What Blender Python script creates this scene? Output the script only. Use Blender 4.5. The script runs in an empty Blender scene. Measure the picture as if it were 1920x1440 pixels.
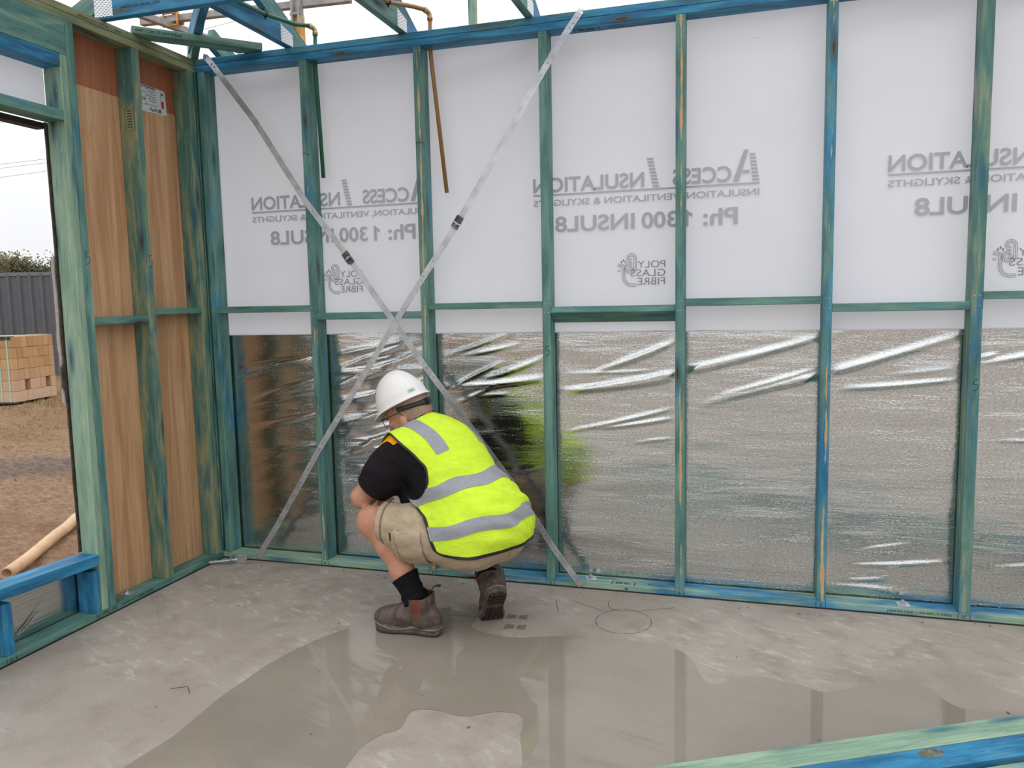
import bpy, bmesh, math, random
import numpy as np
from mathutils import Vector, Matrix, noise

random.seed(7)
S = bpy.context.scene
COL = S.collection
V3 = Vector

# ------------------------------------------------------------------ camera, sky, exposure
CAM_F, YAW, PITCH, ROLL = 1468.73, 0.28949, -0.10546, -0.02038
CAM_P = V3((2.68331, -3.49291, 1.34557))
_r = V3((math.cos(YAW), math.sin(YAW), 0))
_f = V3((-math.sin(YAW) * math.cos(PITCH), math.cos(YAW) * math.cos(PITCH), math.sin(PITCH)))
_u = _r.cross(_f)
CR = _r * math.cos(ROLL) + _u * math.sin(ROLL)
CU = -_r * math.sin(ROLL) + _u * math.cos(ROLL)
cd = bpy.data.cameras.new('camera')
cd.sensor_fit = 'HORIZONTAL'
cd.sensor_width = 36.0
cd.lens = CAM_F / 1920 * 36
cd.clip_start = 0.05
cd.clip_end = 2000
cam = bpy.data.objects.new('camera', cd)
COL.objects.link(cam)
cam.matrix_world = Matrix(((CR.x, CU.x, -_f.x, CAM_P.x), (CR.y, CU.y, -_f.y, CAM_P.y),
                           (CR.z, CU.z, -_f.z, CAM_P.z), (0, 0, 0, 1)))
S.camera = cam

S.view_settings.view_transform = 'Standard'
S.view_settings.look = 'None'
S.view_settings.gamma = 1
S.view_settings.exposure = 0.0
S.view_settings.use_curve_mapping = False

w = bpy.data.worlds.new('overcast_sky')
S.world = w
w.use_nodes = True
nt = w.node_tree
nt.nodes.clear()
def wn(t, **k):
    n = nt.nodes.new(t)
    for a, b in k.items():
        setattr(n, a, b)
    return n
tc = wn('ShaderNodeTexCoord')
sx = wn('ShaderNodeSeparateXYZ')
nt.links.new(tc.outputs['Generated'], sx.inputs[0])
mx = wn('ShaderNodeMath', operation='MAXIMUM'); mx.inputs[1].default_value = 0.0
nt.links.new(sx.outputs['Z'], mx.inputs[0])
# overcast sky luminance rises from the horizon to the zenith (1 + 2 sin e) / 3
ma = wn('ShaderNodeMath', operation='MULTIPLY_ADD'); ma.inputs[1].default_value = 1.20; ma.inputs[2].default_value = 0.89
nt.links.new(mx.outputs[0], ma.inputs[0])
cl = wn('ShaderNodeTexNoise'); cl.inputs['Scale'].default_value = 3.0; cl.inputs['Detail'].default_value = 4
nt.links.new(tc.outputs['Generated'], cl.inputs['Vector'])
mr = wn('ShaderNodeMapRange'); mr.inputs[3].default_value = 0.91; mr.inputs[4].default_value = 1.05
nt.links.new(cl.outputs['Fac'], mr.inputs[0])
mm = wn('ShaderNodeMath', operation='MULTIPLY')
nt.links.new(ma.outputs[0], mm.inputs[0]); nt.links.new(mr.outputs[0], mm.inputs[1])
bg = wn('ShaderNodeBackground'); bg.inputs['Color'].default_value = (0.965, 0.975, 1.0, 1)
nt.links.new(mm.outputs[0], bg.inputs['Strength'])
wo = wn('ShaderNodeOutputWorld')
nt.links.new(bg.outputs[0], wo.inputs[0])

# ------------------------------------------------------------------ material helpers
class NT:
    def __init__(self, name):
        self.m = bpy.data.materials.new(name)
        self.m.use_nodes = True
        self.t = self.m.node_tree
        self.t.nodes.clear()
        self.out = self.n('ShaderNodeOutputMaterial')
    def n(self, typ, ins=None, **k):
        nd = self.t.nodes.new(typ)
        for a, b in k.items():
            setattr(nd, a, b)
        for a, b in (ins or {}).items():
            self.put(nd, a, b)
        return nd
    def put(self, nd, a, b):
        if hasattr(b, 'is_linked') or isinstance(b, bpy.types.NodeSocket):
            self.t.links.new(b, nd.inputs[a])
        else:
            nd.inputs[a].default_value = b
    def math(self, op, a, b=0.0, c=0.0, clamp=False):
        nd = self.n('ShaderNodeMath', {0: a, 1: b, 2: c}, operation=op)
        nd.use_clamp = clamp
        return nd.outputs[0]
    def mix(self, fac, a, b):
        nd = self.n('ShaderNodeMix', data_type='RGBA')
        self.put(nd, 0, fac)
        self.put(nd, 6, a if not isinstance(a, tuple) else (*a[:3], 1))
        self.put(nd, 7, b if not isinstance(b, tuple) else (*b[:3], 1))
        return nd.outputs[2]
    def range(self, v, a, b, c=0.0, d=1.0):
        return self.n('ShaderNodeMapRange', {0: v, 1: a, 2: b, 3: c, 4: d}, interpolation_type='SMOOTHSTEP').outputs[0]
    def noise(self, vec, scale=5, detail=3, rough=.5, dist=0.0):
        return self.n('ShaderNodeTexNoise', {'Vector': vec, 'Scale': scale, 'Detail': detail, 'Roughness': rough, 'Distortion': dist}).outputs['Fac']
    def scale(self, vec, s):
        return self.n('ShaderNodeVectorMath', {0: vec, 1: s}, operation='MULTIPLY').outputs[0]
    def addv(self, a, b):
        return self.n('ShaderNodeVectorMath', {0: a, 1: b}, operation='ADD').outputs[0]
    def obj(self):
        return self.n('ShaderNodeTexCoord').outputs['Object']
    def bump(self, h, strength=.3, dist=.01):
        return self.n('ShaderNodeBump', {'Height': h, 'Strength': strength, 'Distance': dist}).outputs[0]
    def bsdf(self, color=None, rough=.6, metal=0.0, normal=None, **k):
        p = self.n('ShaderNodeBsdfPrincipled')
        if color is not None:
            self.put(p, 'Base Color', color if not isinstance(color, tuple) else (*color[:3], 1))
        self.put(p, 'Roughness', rough)
        self.put(p, 'Metallic', metal)
        if normal is not None:
            self.put(p, 'Normal', normal)
        for a, b in k.items():
            self.put(p, a, b)
        return p.outputs[0]
    def done(self, sh):
        self.t.links.new(sh, self.out.inputs[0])
        return self.m

def srgb(r, g, b):
    f = lambda c: (c / 255 / 12.92) if c / 255 <= .04045 else ((c / 255 + .055) / 1.055) ** 2.4
    return (f(r), f(g), f(b))

def plain(name, col, rough=.6, metal=0.0, var=.12, vs=30.0, bump=0.0, bs=200.0):
    t = NT(name)
    o = t.obj()
    n = t.noise(o, vs, 4)
    c = t.mix(t.range(n, .3, .7), tuple(x * (1 - var) for x in col), tuple(min(1, x * (1 + var)) for x in col))
    nm = None
    if bump:
        nm = t.bump(t.noise(o, bs, 3), bump, .003)
    return t.done(t.bsdf(c, rough, metal, nm))

M = {}
def timber_mat():
    # object colour: r = how blue, g = how olive / bare green, b = width of unpainted tan streak
    t = NT('treated_pine')
    o = t.obj()
    oi = t.n('ShaderNodeObjectInfo')
    sep = t.n('ShaderNodeSeparateColor', {0: oi.outputs['Color']})
    R, G, B = sep.outputs[0], sep.outputs[1], sep.outputs[2]
    rnd = oi.outputs['Random']
    off = t.n('ShaderNodeCombineXYZ', {0: t.math('MULTIPLY', rnd, 37.0), 1: t.math('MULTIPLY', rnd, 91.0), 2: t.math('MULTIPLY', rnd, 53.0)}).outputs[0]
    p = t.addv(o, off)
    big = t.noise(t.scale(p, (2.2, 9, 9)), 1.0, 5, .62, .4)
    big2 = t.noise(t.scale(p, (3.5, 22, 22)), 1.0, 4, .6, .6)
    grain = t.noise(t.scale(p, (5, 260, 260)), 1.0, 4, .65, .3)
    fine = t.noise(t.scale(p, (14, 90, 90)), 1.0, 3, .6)
    teal = t.mix(t.range(big2, .3, .7), srgb(66, 112, 104), srgb(108, 150, 138))
    blue = t.mix(t.range(big2, .3, .7), srgb(16, 92, 134), srgb(50, 144, 186))
    c = t.mix(t.range(t.math('ADD', big, t.math('SUBTRACT', R, .5)), .42, .66), teal, blue)
    olive = t.mix(t.range(big2, .3, .7), srgb(100, 116, 84), srgb(156, 152, 110))
    c = t.mix(t.range(t.math('ADD', big2, t.math('SUBTRACT', G, .5)), .4, .7), c, olive)
    c = t.mix(t.math('MULTIPLY', t.range(grain, .45, .75), .38), c, srgb(18, 58, 70))
    c = t.mix(t.math('MULTIPLY', t.range(fine, .55, .8), .25), c, srgb(150, 178, 150))
    mint = t.mix(t.range(big2, .3, .7), srgb(122, 154, 134), srgb(156, 184, 158))
    mint = t.mix(t.math('MULTIPLY', t.range(grain, .42, .7), .65), mint, srgb(92, 124, 104))
    mint = t.mix(t.math('MULTIPLY', t.range(fine, .5, .75), .35), mint, srgb(176, 184, 148))
    pale = t.math('SUBTRACT', 1.0, oi.outputs['Alpha'])
    c = t.mix(t.range(t.math('ADD', t.noise(t.scale(p, (1.6, 7, 7)), 1.0, 4, .6), t.math('SUBTRACT', pale, .5)), .44, .62), c, mint)
    # bare streak along the length
    sxyz = t.n('ShaderNodeSeparateXYZ', {0: o})
    wob = t.noise(t.n('ShaderNodeCombineXYZ', {0: t.math('MULTIPLY', sxyz.outputs[0], 2.2), 1: t.math('MULTIPLY', rnd, 70.0), 2: 0.0}).outputs[0], 1.0, 5, .6)
    wid = t.noise(t.n('ShaderNodeCombineXYZ', {0: t.math('MULTIPLY', sxyz.outputs[0], 1.7), 1: t.math('MULTIPLY', rnd, 40.0), 2: 9.0}).outputs[0], 1.0, 4, .7)
    cen = t.math('MULTIPLY_ADD', wob, .03, -.012)
    d = t.math('ABSOLUTE', t.math('SUBTRACT', sxyz.outputs[1], cen))
    lim = t.math('MULTIPLY', t.math('SUBTRACT', wid, t.math('SUBTRACT', .66, t.math('MULTIPLY', B, .26))), .06)
    front = t.math('LESS_THAN', sxyz.outputs[2], -.02)
    tanm = t.math('MULTIPLY', t.range(t.math('SUBTRACT', lim, d), 0.0, .0022), front)
    tanm = t.math('MULTIPLY', tanm, t.math('GREATER_THAN', B, .05))
    c = t.mix(tanm, c, t.mix(t.range(grain, .3, .7), srgb(178, 138, 88), srgb(206, 172, 122)))
    # knots
    kv = t.n('ShaderNodeTexVoronoi', {'Vector': t.scale(p, (2.6, 14, 14)), 'Scale': 1.0, 'Randomness': 1.0})
    kd = t.math('ADD', kv.outputs['Distance'], t.math('MULTIPLY', fine, .06))
    c = t.mix(t.math('MULTIPLY', t.range(kd, .36, .14), .75), c, srgb(24, 88, 116))
    c = t.mix(t.range(kd, .17, .12), c, srgb(88, 84, 66))
    c = t.mix(t.range(kd, .12, .09), c, srgb(50, 52, 44))
    nm = t.bump(grain, .25, .002)
    return t.done(t.bsdf(c, t.math('MULTIPLY_ADD', fine, .2, .5), 0.0, nm))
M['timber'] = timber_mat()

def wrap_mat():
    t = NT('white_wall_wrap')
    o = t.obj()
    weave = t.noise(t.scale(o, (300, 1, 90)), 1.0, 2)
    scf = t.noise(t.scale(o, (3.2, 1, 55)), 1.0, 3, .6)
    msk = t.noise(t.scale(o, (1.6, 1, 2.4)), 1.0, 2)
    col = t.mix(t.range(t.noise(o, 2.0, 3), .3, .7), (.77, .79, .845), (.83, .85, .905))
    m = t.math('MULTIPLY', t.range(scf, .70, .80), t.range(msk, .52, .66))
    col = t.mix(t.math('MULTIPLY', m, .7), col, srgb(176, 150, 122))
    nm = t.bump(weave, .12, .001)
    dif = t.bsdf(col, .55, 0.0, nm)
    tr = t.n('ShaderNodeBsdfTranslucent', {'Color': (.79, .81, .87, 1)}).outputs[0]
    return t.done(t.n('ShaderNodeMixShader', {0: .42, 1: dif, 2: tr}).outputs[0])
M['wrap'] = wrap_mat()

def foil_mat():
    t = NT('silver_foil_wrap')
    o = t.obj()
    s = t.n('ShaderNodeSeparateXYZ', {0: o})
    row = t.noise(t.scale(o, (5, 1, 62)), 1.0, 3, .6)
    tw = t.noise(t.scale(o, (95, 1, 210)), 1.0, 2, .5)
    tw2 = t.noise(t.scale(o, (2.2, 1, 15)), 1.0, 4, .6, .6)
    dash = t.math('MULTIPLY', t.range(tw, .50, .68), t.range(row, .48, .66))
    h = t.math('ADD', t.math('MULTIPLY', tw, .14), t.math('ADD', t.math('MULTIPLY', row, .35), t.math('MULTIPLY', tw2, 1.7)))
    h = t.math('ADD', h, t.math('MULTIPLY', dash, .22))
    nm = t.bump(h, .30, .005)
    col = t.mix(t.range(tw, .3, .7), (.50, .515, .50), (.72, .735, .72))
    return t.done(t.bsdf(col, .17, 1.0, nm))
M['foil'] = foil_mat()

def ply_mat(name, a, b, dark):
    t = NT(name)
    o = t.obj()
    g = t.noise(t.scale(o, (1, 22, 1.3)), 1.0, 5, .62, .5)
    g2 = t.noise(t.scale(o, (1, 150, 4)), 1.0, 3, .6)
    c = t.mix(t.range(g, .3, .7), a, b)
    c = t.mix(t.math('MULTIPLY', t.range(g2, .45, .8), .35), c, dark)
    k = t.noise(t.scale(o, (1, 30, .9)), 1.0, 2, .5, 1.0)
    c = t.mix(t.math('MULTIPLY', t.range(k, .68, .78), .6), c, dark)
    st = t.noise(t.addv(t.scale(o, (1, 9, 5)), (3, 7, 1)), 1.0, 3)
    c = t.mix(t.math('MULTIPLY', t.range(st, .66, .8), .4), c, srgb(120, 62, 34))
    return t.done(t.bsdf(c, .55, 0.0, t.bump(g2, .15, .001)))
M['ply'] = ply_mat('plywood_brown', srgb(184, 136, 98), srgb(214, 172, 130), srgb(138, 84, 52))
M['ply_red'] = ply_mat('plywood_red', srgb(150, 88, 58), srgb(178, 112, 78), srgb(92, 46, 32))

def strap_mat():
    t = NT('perforated_galvanised_strap')
    uv = t.n('ShaderNodeUVMap').outputs[0]
    s = t.n('ShaderNodeSeparateXYZ', {0: uv})
    # rows of holes along the strap: u runs along in metres, v across 0..1
    def holes(pitch, offs, vpos, rad):
        u = t.math('FRACT', t.math('ADD', t.math('DIVIDE', s.outputs[0], pitch), offs))
        du = t.math('MULTIPLY', t.math('SUBTRACT', u, .5), pitch)
        dv = t.math('MULTIPLY', t.math('SUBTRACT', s.outputs[1], vpos), .030)
        return t.math('LESS_THAN', t.math('SQRT', t.math('ADD', t.math('MULTIPLY', du, du), t.math('MULTIPLY', dv, dv))), rad)
    h = t.math('MAXIMUM', holes(.028, 0, .3, .0016), holes(.028, .2, .7, .0016))
    h = t.math('MAXIMUM', h, holes(.084, .1, .5, .0027))
    n = t.noise(t.obj(), 14, 4)
    col = t.mix(t.range(n, .35, .65), (.50, .52, .54), (.68, .70, .73))
    m = t.bsdf(col, .38, .8)
    tr = t.n('ShaderNodeBsdfTransparent').outputs[0]
    return t.done(t.n('ShaderNodeMixShader', {0: h, 1: m, 2: tr}).outputs[0])
M['strap'] = strap_mat()

def plate_mat():
    t = NT('nail_plate_steel')
    o = t.obj()
    uv = t.n('ShaderNodeUVMap').outputs[0]
    s = t.n('ShaderNodeSeparateXYZ', {0: uv})
    row = t.math('FLOOR', t.math('MULTIPLY', s.outputs[1], 11))
    u = t.math('FRACT', t.math('ADD', t.math('MULTIPLY', s.outputs[0], 5), t.math('MULTIPLY', row, .5)))
    v = t.math('FRACT', t.math('MULTIPLY', s.outputs[1], 11))
    a = t.math('MULTIPLY', t.math('LESS_THAN', u, .62), t.math('LESS_THAN', v, t.math('MULTIPLY_ADD', u, .45, .22)))
    c = t.mix(a, (.72, .73, .76), (.10, .12, .14))
    return t.done(t.bsdf(c, .38, t.math('SUBTRACT', .75, t.math('MULTIPLY', a, .5))))
M['nailplate'] = plate_mat()
M['galv'] = plain('galvanised_steel', (.52, .54, .57), .38, .85, .15, 60)
M['galv_dark'] = plain('dark_strap_tensioner_steel', (.16, .15, .14), .45, .7, .3, 40)
M['tube'] = plain('weathered_scaffold_tube', (.36, .34, .33), .55, .3, .2, 20)
M['coupler'] = plain('orange_zinc_coupler', srgb(206, 150, 70), .45, .3, .2, 30)
M['brass'] = plain('dull_brass', srgb(186, 156, 112), .35, .7, .12, 40)
M['pipe_green'] = plain('green_pipe', srgb(22, 92, 66), .4, 0, .08, 12)
M['pipe_brown'] = plain('tan_brown_pipe', srgb(146, 108, 58), .42, 0, .08, 12)
M['black'] = plain('black_plastic', (.012, .012, .013), .5, 0, .2, 40)
M['film'] = plain('black_damp_proof_film', (.02, .016, .014), .6, 0, .3, 12)
M['ink'] = plain('black_stamp_ink', (.014, .025, .03), .7, 0, .3, 300)
M['ink_blue'] = plain('blue_marker_ink', (.01, .05, .14), .6, 0, .2, 200)
M['grey_print'] = plain('grey_print_ink', srgb(178, 179, 186), .6, 0, .05, 200)
M['print_line'] = plain('dark_grey_print_ink', srgb(128, 129, 134), .6, 0, .05, 200)
M['paper'] = plain('white_sticker_paper', srgb(214, 216, 216), .5, 0, .03, 30)
M['red'] = plain('red_sticker_ink', srgb(170, 40, 40), .5, 0, .1, 30)
M['white_tooth'] = plain('off_white_edge', srgb(214, 200, 190), .7, 0, .1, 60)

def concrete_mat(wet=False):
    t = NT('wet_concrete_film' if wet else 'grey_concrete')
    o = t.obj()
    big = t.noise(o, 1.1, 4, .55)
    mid = t.noise(o, 7, 5, .6)
    fin = t.noise(o, 160, 3, .6)
    stq = t.noise(t.scale(t.n('ShaderNodeVectorRotate', {'Vector': o, 'Angle': .45}, rotation_type='Z_AXIS').outputs[0], (9, 24, 1)), 1.0, 5, .7)
    if wet:
        c = t.mix(t.range(big, .3, .7), srgb(130, 122, 111), srgb(148, 139, 127))
        c = t.mix(t.math('MULTIPLY', t.range(fin, .4, .8), .35), c, srgb(112, 104, 92))
        rust = t.noise(t.scale(o, (11, 16, 1)), 1.0, 2)
        c = t.mix(t.math('MULTIPLY', t.range(rust, .74, .80), .5), c, srgb(140, 96, 66))
        nm = t.bump(t.math('ADD', t.noise(o, 60, 2), t.math('MULTIPLY', t.noise(t.scale(o, (3, 9, 1)), 1.0, 3), 1.5)), .012, .003)
        return t.done(t.bsdf(c, .035, 0.0, nm, **{'IOR': 1.40}))
    c = t.mix(t.range(big, .28, .72), srgb(144, 134, 124), srgb(168, 158, 148))
    c = t.mix(t.math('MULTIPLY', t.range(mid, .45, .72), .55), c, srgb(130, 118, 106))
    c = t.mix(t.math('MULTIPLY', t.math('MULTIPLY', t.range(stq, .52, .68), t.range(big, .40, .58)), .6), c, srgb(200, 193, 184))
    c = t.mix(t.math('MULTIPLY', t.range(fin, .58, .72), .5), c, srgb(202, 194, 184))
    nm = t.bump(t.math('ADD', fin, t.math('MULTIPLY', stq, .6)), .22, .003)
    return t.done(t.bsdf(c, t.math('MULTIPLY_ADD', mid, .25, .42), 0.0, nm))
M['concrete'] = concrete_mat()
M['puddle'] = concrete_mat(True)
M['damp'] = plain('damp_concrete', srgb(124, 114, 102), .4, 0, .1, 9)

def skin_mat():
    t = NT('skin')
    o = t.obj()
    n = t.noise(o, 26, 4)
    c = t.mix(t.range(n, .3, .75), srgb(196, 144, 116), srgb(184, 126, 100))
    f = t.noise(o, 420, 2)
    c = t.mix(t.math('MULTIPLY', t.range(f, .6, .72), .35), c, srgb(140, 92, 70))
    return t.done(t.bsdf(c, .5, 0.0, t.bump(f, .1, .001)))
M['skin'] = skin_mat()
def cloth(name, col, rough=.85, var=.1, bs=34.0, bst=.35, weave=900.0):
    t = NT(name)
    o = t.obj()
    fold = t.noise(t.scale(o, (1, 1, 1.8)), bs, 3, .55, .6)
    wv = t.noise(o, weave, 1)
    c = t.mix(t.range(fold, .3, .7), tuple(x * (1 - var) for x in col), tuple(min(1.0, x * (1 + var * .6)) for x in col))
    nm = t.bump(t.math('ADD', fold, t.math('MULTIPLY', wv, .06)), bst, .008)
    return t.done(t.bsdf(c, rough, 0.0, nm, **{'Specular IOR Level': .2}))
M['vest'] = cloth('fluorescent_yellow_fabric', (.62, .84, .045), .8, .06, 26, .45)
M['tape'] = cloth('grey_reflective_tape', srgb(150, 152, 158), .5, .06, 30, .2)
M['black_cloth'] = cloth('black_cotton', (.011, .009, .012), .85, .3, 22, .4)
M['sock'] = cloth('black_ribbed_sock', (.006, .006, .008), .9, .3, 60, .6)
M['khaki'] = cloth('khaki_cotton', srgb(176, 158, 132), .85, .08, 30, .3)
M['khaki_dark'] = cloth('khaki_seam', srgb(128, 112, 90), .85, .1, 60, .2)
M['amber'] = cloth('amber_shoulder_panel', srgb(246, 166, 14), .8, .05, 40, .1)
M['leather'] = plain('scuffed_brown_leather', srgb(86, 72, 66), .55, 0, .35, 34, .25, 130)
M['leather_dark'] = plain('dark_brown_leather_tab', srgb(58, 40, 36), .6, 0, .25, 34)
M['elastic'] = plain('red_brown_elastic', srgb(112, 62, 48), .8, 0, .12, 60, .4, 500)
M['sole'] = plain('muddy_rubber_sole', srgb(84, 74, 66), .7, 0, .3, 40, .3, 120)
M['welt'] = plain('pale_worn_welt', srgb(124, 110, 98), .7, 0, .2, 60)
M['pencil'] = plain('grey_pencil', srgb(70, 64, 60), .8, 0, .3, 90)
M['tread'] = plain('dark_wet_rubber_tread', srgb(46, 38, 34), .5, 0, .3, 40, .3, 120)
M['helmet'] = plain('white_hard_hat_plastic', (.80, .775, .765), .3, 0, .02, 8)
M['teal_logo'] = plain('teal_logo_print', srgb(90, 160, 140), .4, 0, .05, 40)
M['hair'] = plain('short_grey_brown_hair', srgb(150, 124, 108), .8, 0, .18, 160, .5, 350)
M['beard'] = plain('grey_beard_hair', srgb(176, 160, 150), .85, 0, .3, 240, .6, 350)
M['eye'] = plain('eye_white', (.7, .68, .66), .2, 0, .02, 10)
M['iris'] = plain('dark_iris', (.03, .03, .03), .2, 0, .02, 10)
M['lips'] = plain('lips', srgb(168, 96, 84), .5, 0, .1, 60)

# ------------------------------------------------------------------ object helpers
def link(o, parent=None, base=None):
    COL.objects.link(o)
    if parent is not None:
        o.parent = parent
        o.matrix_parent_inverse = parent.matrix_world.inverted()
    return o
def empty(name, loc=(0, 0, 0)):
    o = bpy.data.objects.new(name, None)
    o.empty_display_size = .1
    o.matrix_world = Matrix.Translation(loc)
    COL.objects.link(o)
    return o
def tag(o, label=None, cat=None, group=None, kind=None):
    if label: o['label'] = label
    if cat: o['category'] = cat
    if group: o['group'] = group
    if kind: o['kind'] = kind
    return o
def mesh_obj(name, verts, faces, mat, parent=None, smooth=False, mw=None):
    me = bpy.data.meshes.new(name)
    me.from_pydata([tuple(map(float, v)) for v in verts], [], [tuple(int(i) for i in f) for f in faces])
    if smooth:
        me.polygons.foreach_set('use_smooth', [True] * len(me.polygons))
    me.materials.append(M[mat] if isinstance(mat, str) else mat)
    me.update()
    o = bpy.data.objects.new(name, me)
    if mw is not None:
        o.matrix_world = mw
    return link(o, parent)
def bm_obj(name, bm, mat, parent=None, smooth=False, mw=None):
    me = bpy.data.meshes.new(name)
    bm.normal_update()
    bm.to_mesh(me); bm.free()
    if smooth:
        me.polygons.foreach_set('use_smooth', [True] * len(me.polygons))
    me.materials.append(M[mat] if isinstance(mat, str) else mat)
    o = bpy.data.objects.new(name, me)
    if mw is not None:
        o.matrix_world = mw
    return link(o, parent)
def box_bm(bm, c, d, mtx=None, bev=0.0):
    r = bmesh.ops.create_cube(bm, size=1.0)
    vs = r['verts']
    for v in vs:
        v.co = V3((v.co.x * d[0], v.co.y * d[1], v.co.z * d[2]))
    if bev:
        es = list({e for v in vs for e in v.link_edges})
        b = bmesh.ops.bevel(bm, geom=es, offset=bev, segments=1, affect='EDGES', profile=.5)
        vs = list({v for f in b['faces'] for v in f.verts} | set(v for v in vs if v.is_valid))
    for v in vs:
        if mtx is not None:
            v.co = mtx @ v.co
        v.co += V3(c)
    return vs
AX = {'z': Matrix(((0, 1, 0), (0, 0, 1), (1, 0, 0))),
      'zl': Matrix(((0, 0, -1), (0, 1, 0), (1, 0, 0))),
      'x': Matrix(((-1, 0, 0), (0, 0, 1), (0, 1, 0))),
      'y': Matrix(((0, 0, -1), (-1, 0, 0), (0, 1, 0)))}
def beam(name, xr, yr, zr, axis, parent=None, col=(.5, .3, 0), tilt=None, mat='timber', bev=.002):
    """squared timber; its mesh runs along local X with the room face at local -Z"""
    c = V3(((xr[0] + xr[1]) / 2, (yr[0] + yr[1]) / 2, (zr[0] + zr[1]) / 2))
    d = V3((abs(xr[1] - xr[0]), abs(yr[1] - yr[0]), abs(zr[1] - zr[0])))
    A = AX[axis]
    loc = A.transposed() @ d
    loc = V3((abs(loc.x), abs(loc.y), abs(loc.z)))
    bm = bmesh.new()
    box_bm(bm, (0, 0, 0), loc, bev=bev)
    mw = Matrix.Translation(c) @ A.to_4x4()
    if tilt is not None:
        mw = Matrix.Translation(c) @ tilt.to_4x4() @ A.to_4x4()
    o = bm_obj(name, bm, mat, parent, mw=mw)
    o.color = (*col, 1) if len(col) == 3 else col
    return o
def beam2(name, p0, p1, w, h, up, parent=None, col=(.5, .3, 0), mat='timber', flip=1, cut=None):
    p0, p1 = V3(p0), V3(p1)
    x = (p1 - p0).normalized()
    z = (x.cross(V3(up))).normalized() * flip
    y = z.cross(x)
    A = Matrix((x, y, z)).transposed()
    bm = bmesh.new()
    box_bm(bm, (0, 0, 0), ((p1 - p0).length, h, w), bev=.002)
    o = bm_obj(name, bm, mat, parent, mw=Matrix.Translation((p0 + p1) / 2) @ A.to_4x4())
    o.color = (*col, 1) if len(col) == 3 else col
    return o
def tube(name, pts, r, mat, parent=None, n=10, closed_ends=True, hollow=0.0, radii=None):
    bm = bmesh.new()
    pts = [V3(p) for p in pts]
    rings = []
    N = len(pts)
    prev = None
    def ring(p, x, rad):
        return [bm.verts.new(p + x[0] * math.cos(2 * math.pi * k / n) * rad + x[1] * math.sin(2 * math.pi * k / n) * rad) for k in range(n)]
    frames = []
    for i, p in enumerate(pts):
        d = (pts[min(i + 1, N - 1)] - pts[max(i - 1, 0)]).normalized()
        if prev is None:
            a = V3((0, 0, 1)) if abs(d.z) < .9 else V3((1, 0, 0))
            s = d.cross(a).normalized()
        else:
            s = (prev - d * prev.dot(d)).normalized()
        prev = s
        frames.append((s, d.cross(s)))
        rings.append(ring(p, frames[-1], radii[i] if radii else r))
    for a, b in zip(rings, rings[1:]):
        for k in range(n):
            bm.faces.new((a[k], a[(k + 1) % n], b[(k + 1) % n], b[k]))
    if hollow:
        rin = ring(pts[0], frames[0], hollow)
        dp = (pts[1] - pts[0]).normalized()
        rdp = ring(pts[0] + dp * hollow * 5, frames[0], hollow)
        for k in range(n):
            bm.faces.new((rings[0][(k + 1) % n], rings[0][k], rin[k], rin[(k + 1) % n]))
            bm.faces.new((rin[(k + 1) % n], rin[k], rdp[k], rdp[(k + 1) % n]))
        bm.faces.new(rdp[::-1])
        bm.faces.new(rings[-1])
    elif closed_ends:
        bm.faces.new(rings[0][::-1]); bm.faces.new(rings[-1])
    return bm_obj(name, bm, mat, parent, smooth=True)
def cyl_bm(bm, p0, p1, r, n=12):
    p0, p1 = V3(p0), V3(p1)
    d = (p1 - p0).normalized()
    a = V3((0, 0, 1)) if abs(d.z) < .9 else V3((1, 0, 0))
    s = d.cross(a).normalized(); t = d.cross(s)
    A = [bm.verts.new(p0 + (s * math.cos(2 * math.pi * k / n) + t * math.sin(2 * math.pi * k / n)) * r) for k in range(n)]
    B = [bm.verts.new(v.co + (p1 - p0)) for v in A]
    for k in range(n):
        bm.faces.new((A[k], A[(k + 1) % n], B[(k + 1) % n], B[k]))
    bm.faces.new(A[::-1]); bm.faces.new(B)
_dg = None
def text_geom(s, offset=0.0, res=5):
    cu = bpy.data.curves.new('t', 'FONT')
    cu.body = s; cu.offset = offset; cu.resolution_u = res
    ob = bpy.data.objects.new('t', cu)
    COL.objects.link(ob)
    dg = bpy.context.evaluated_depsgraph_get()
    me = bpy.data.meshes.new_from_object(ob.evaluated_get(dg))
    vs = [v.co.copy() for v in me.vertices]
    fs = [list(p.vertices) for p in me.polygons]
    bpy.data.objects.remove(ob); bpy.data.curves.remove(cu); bpy.data.meshes.remove(me)
    return vs, fs
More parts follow.
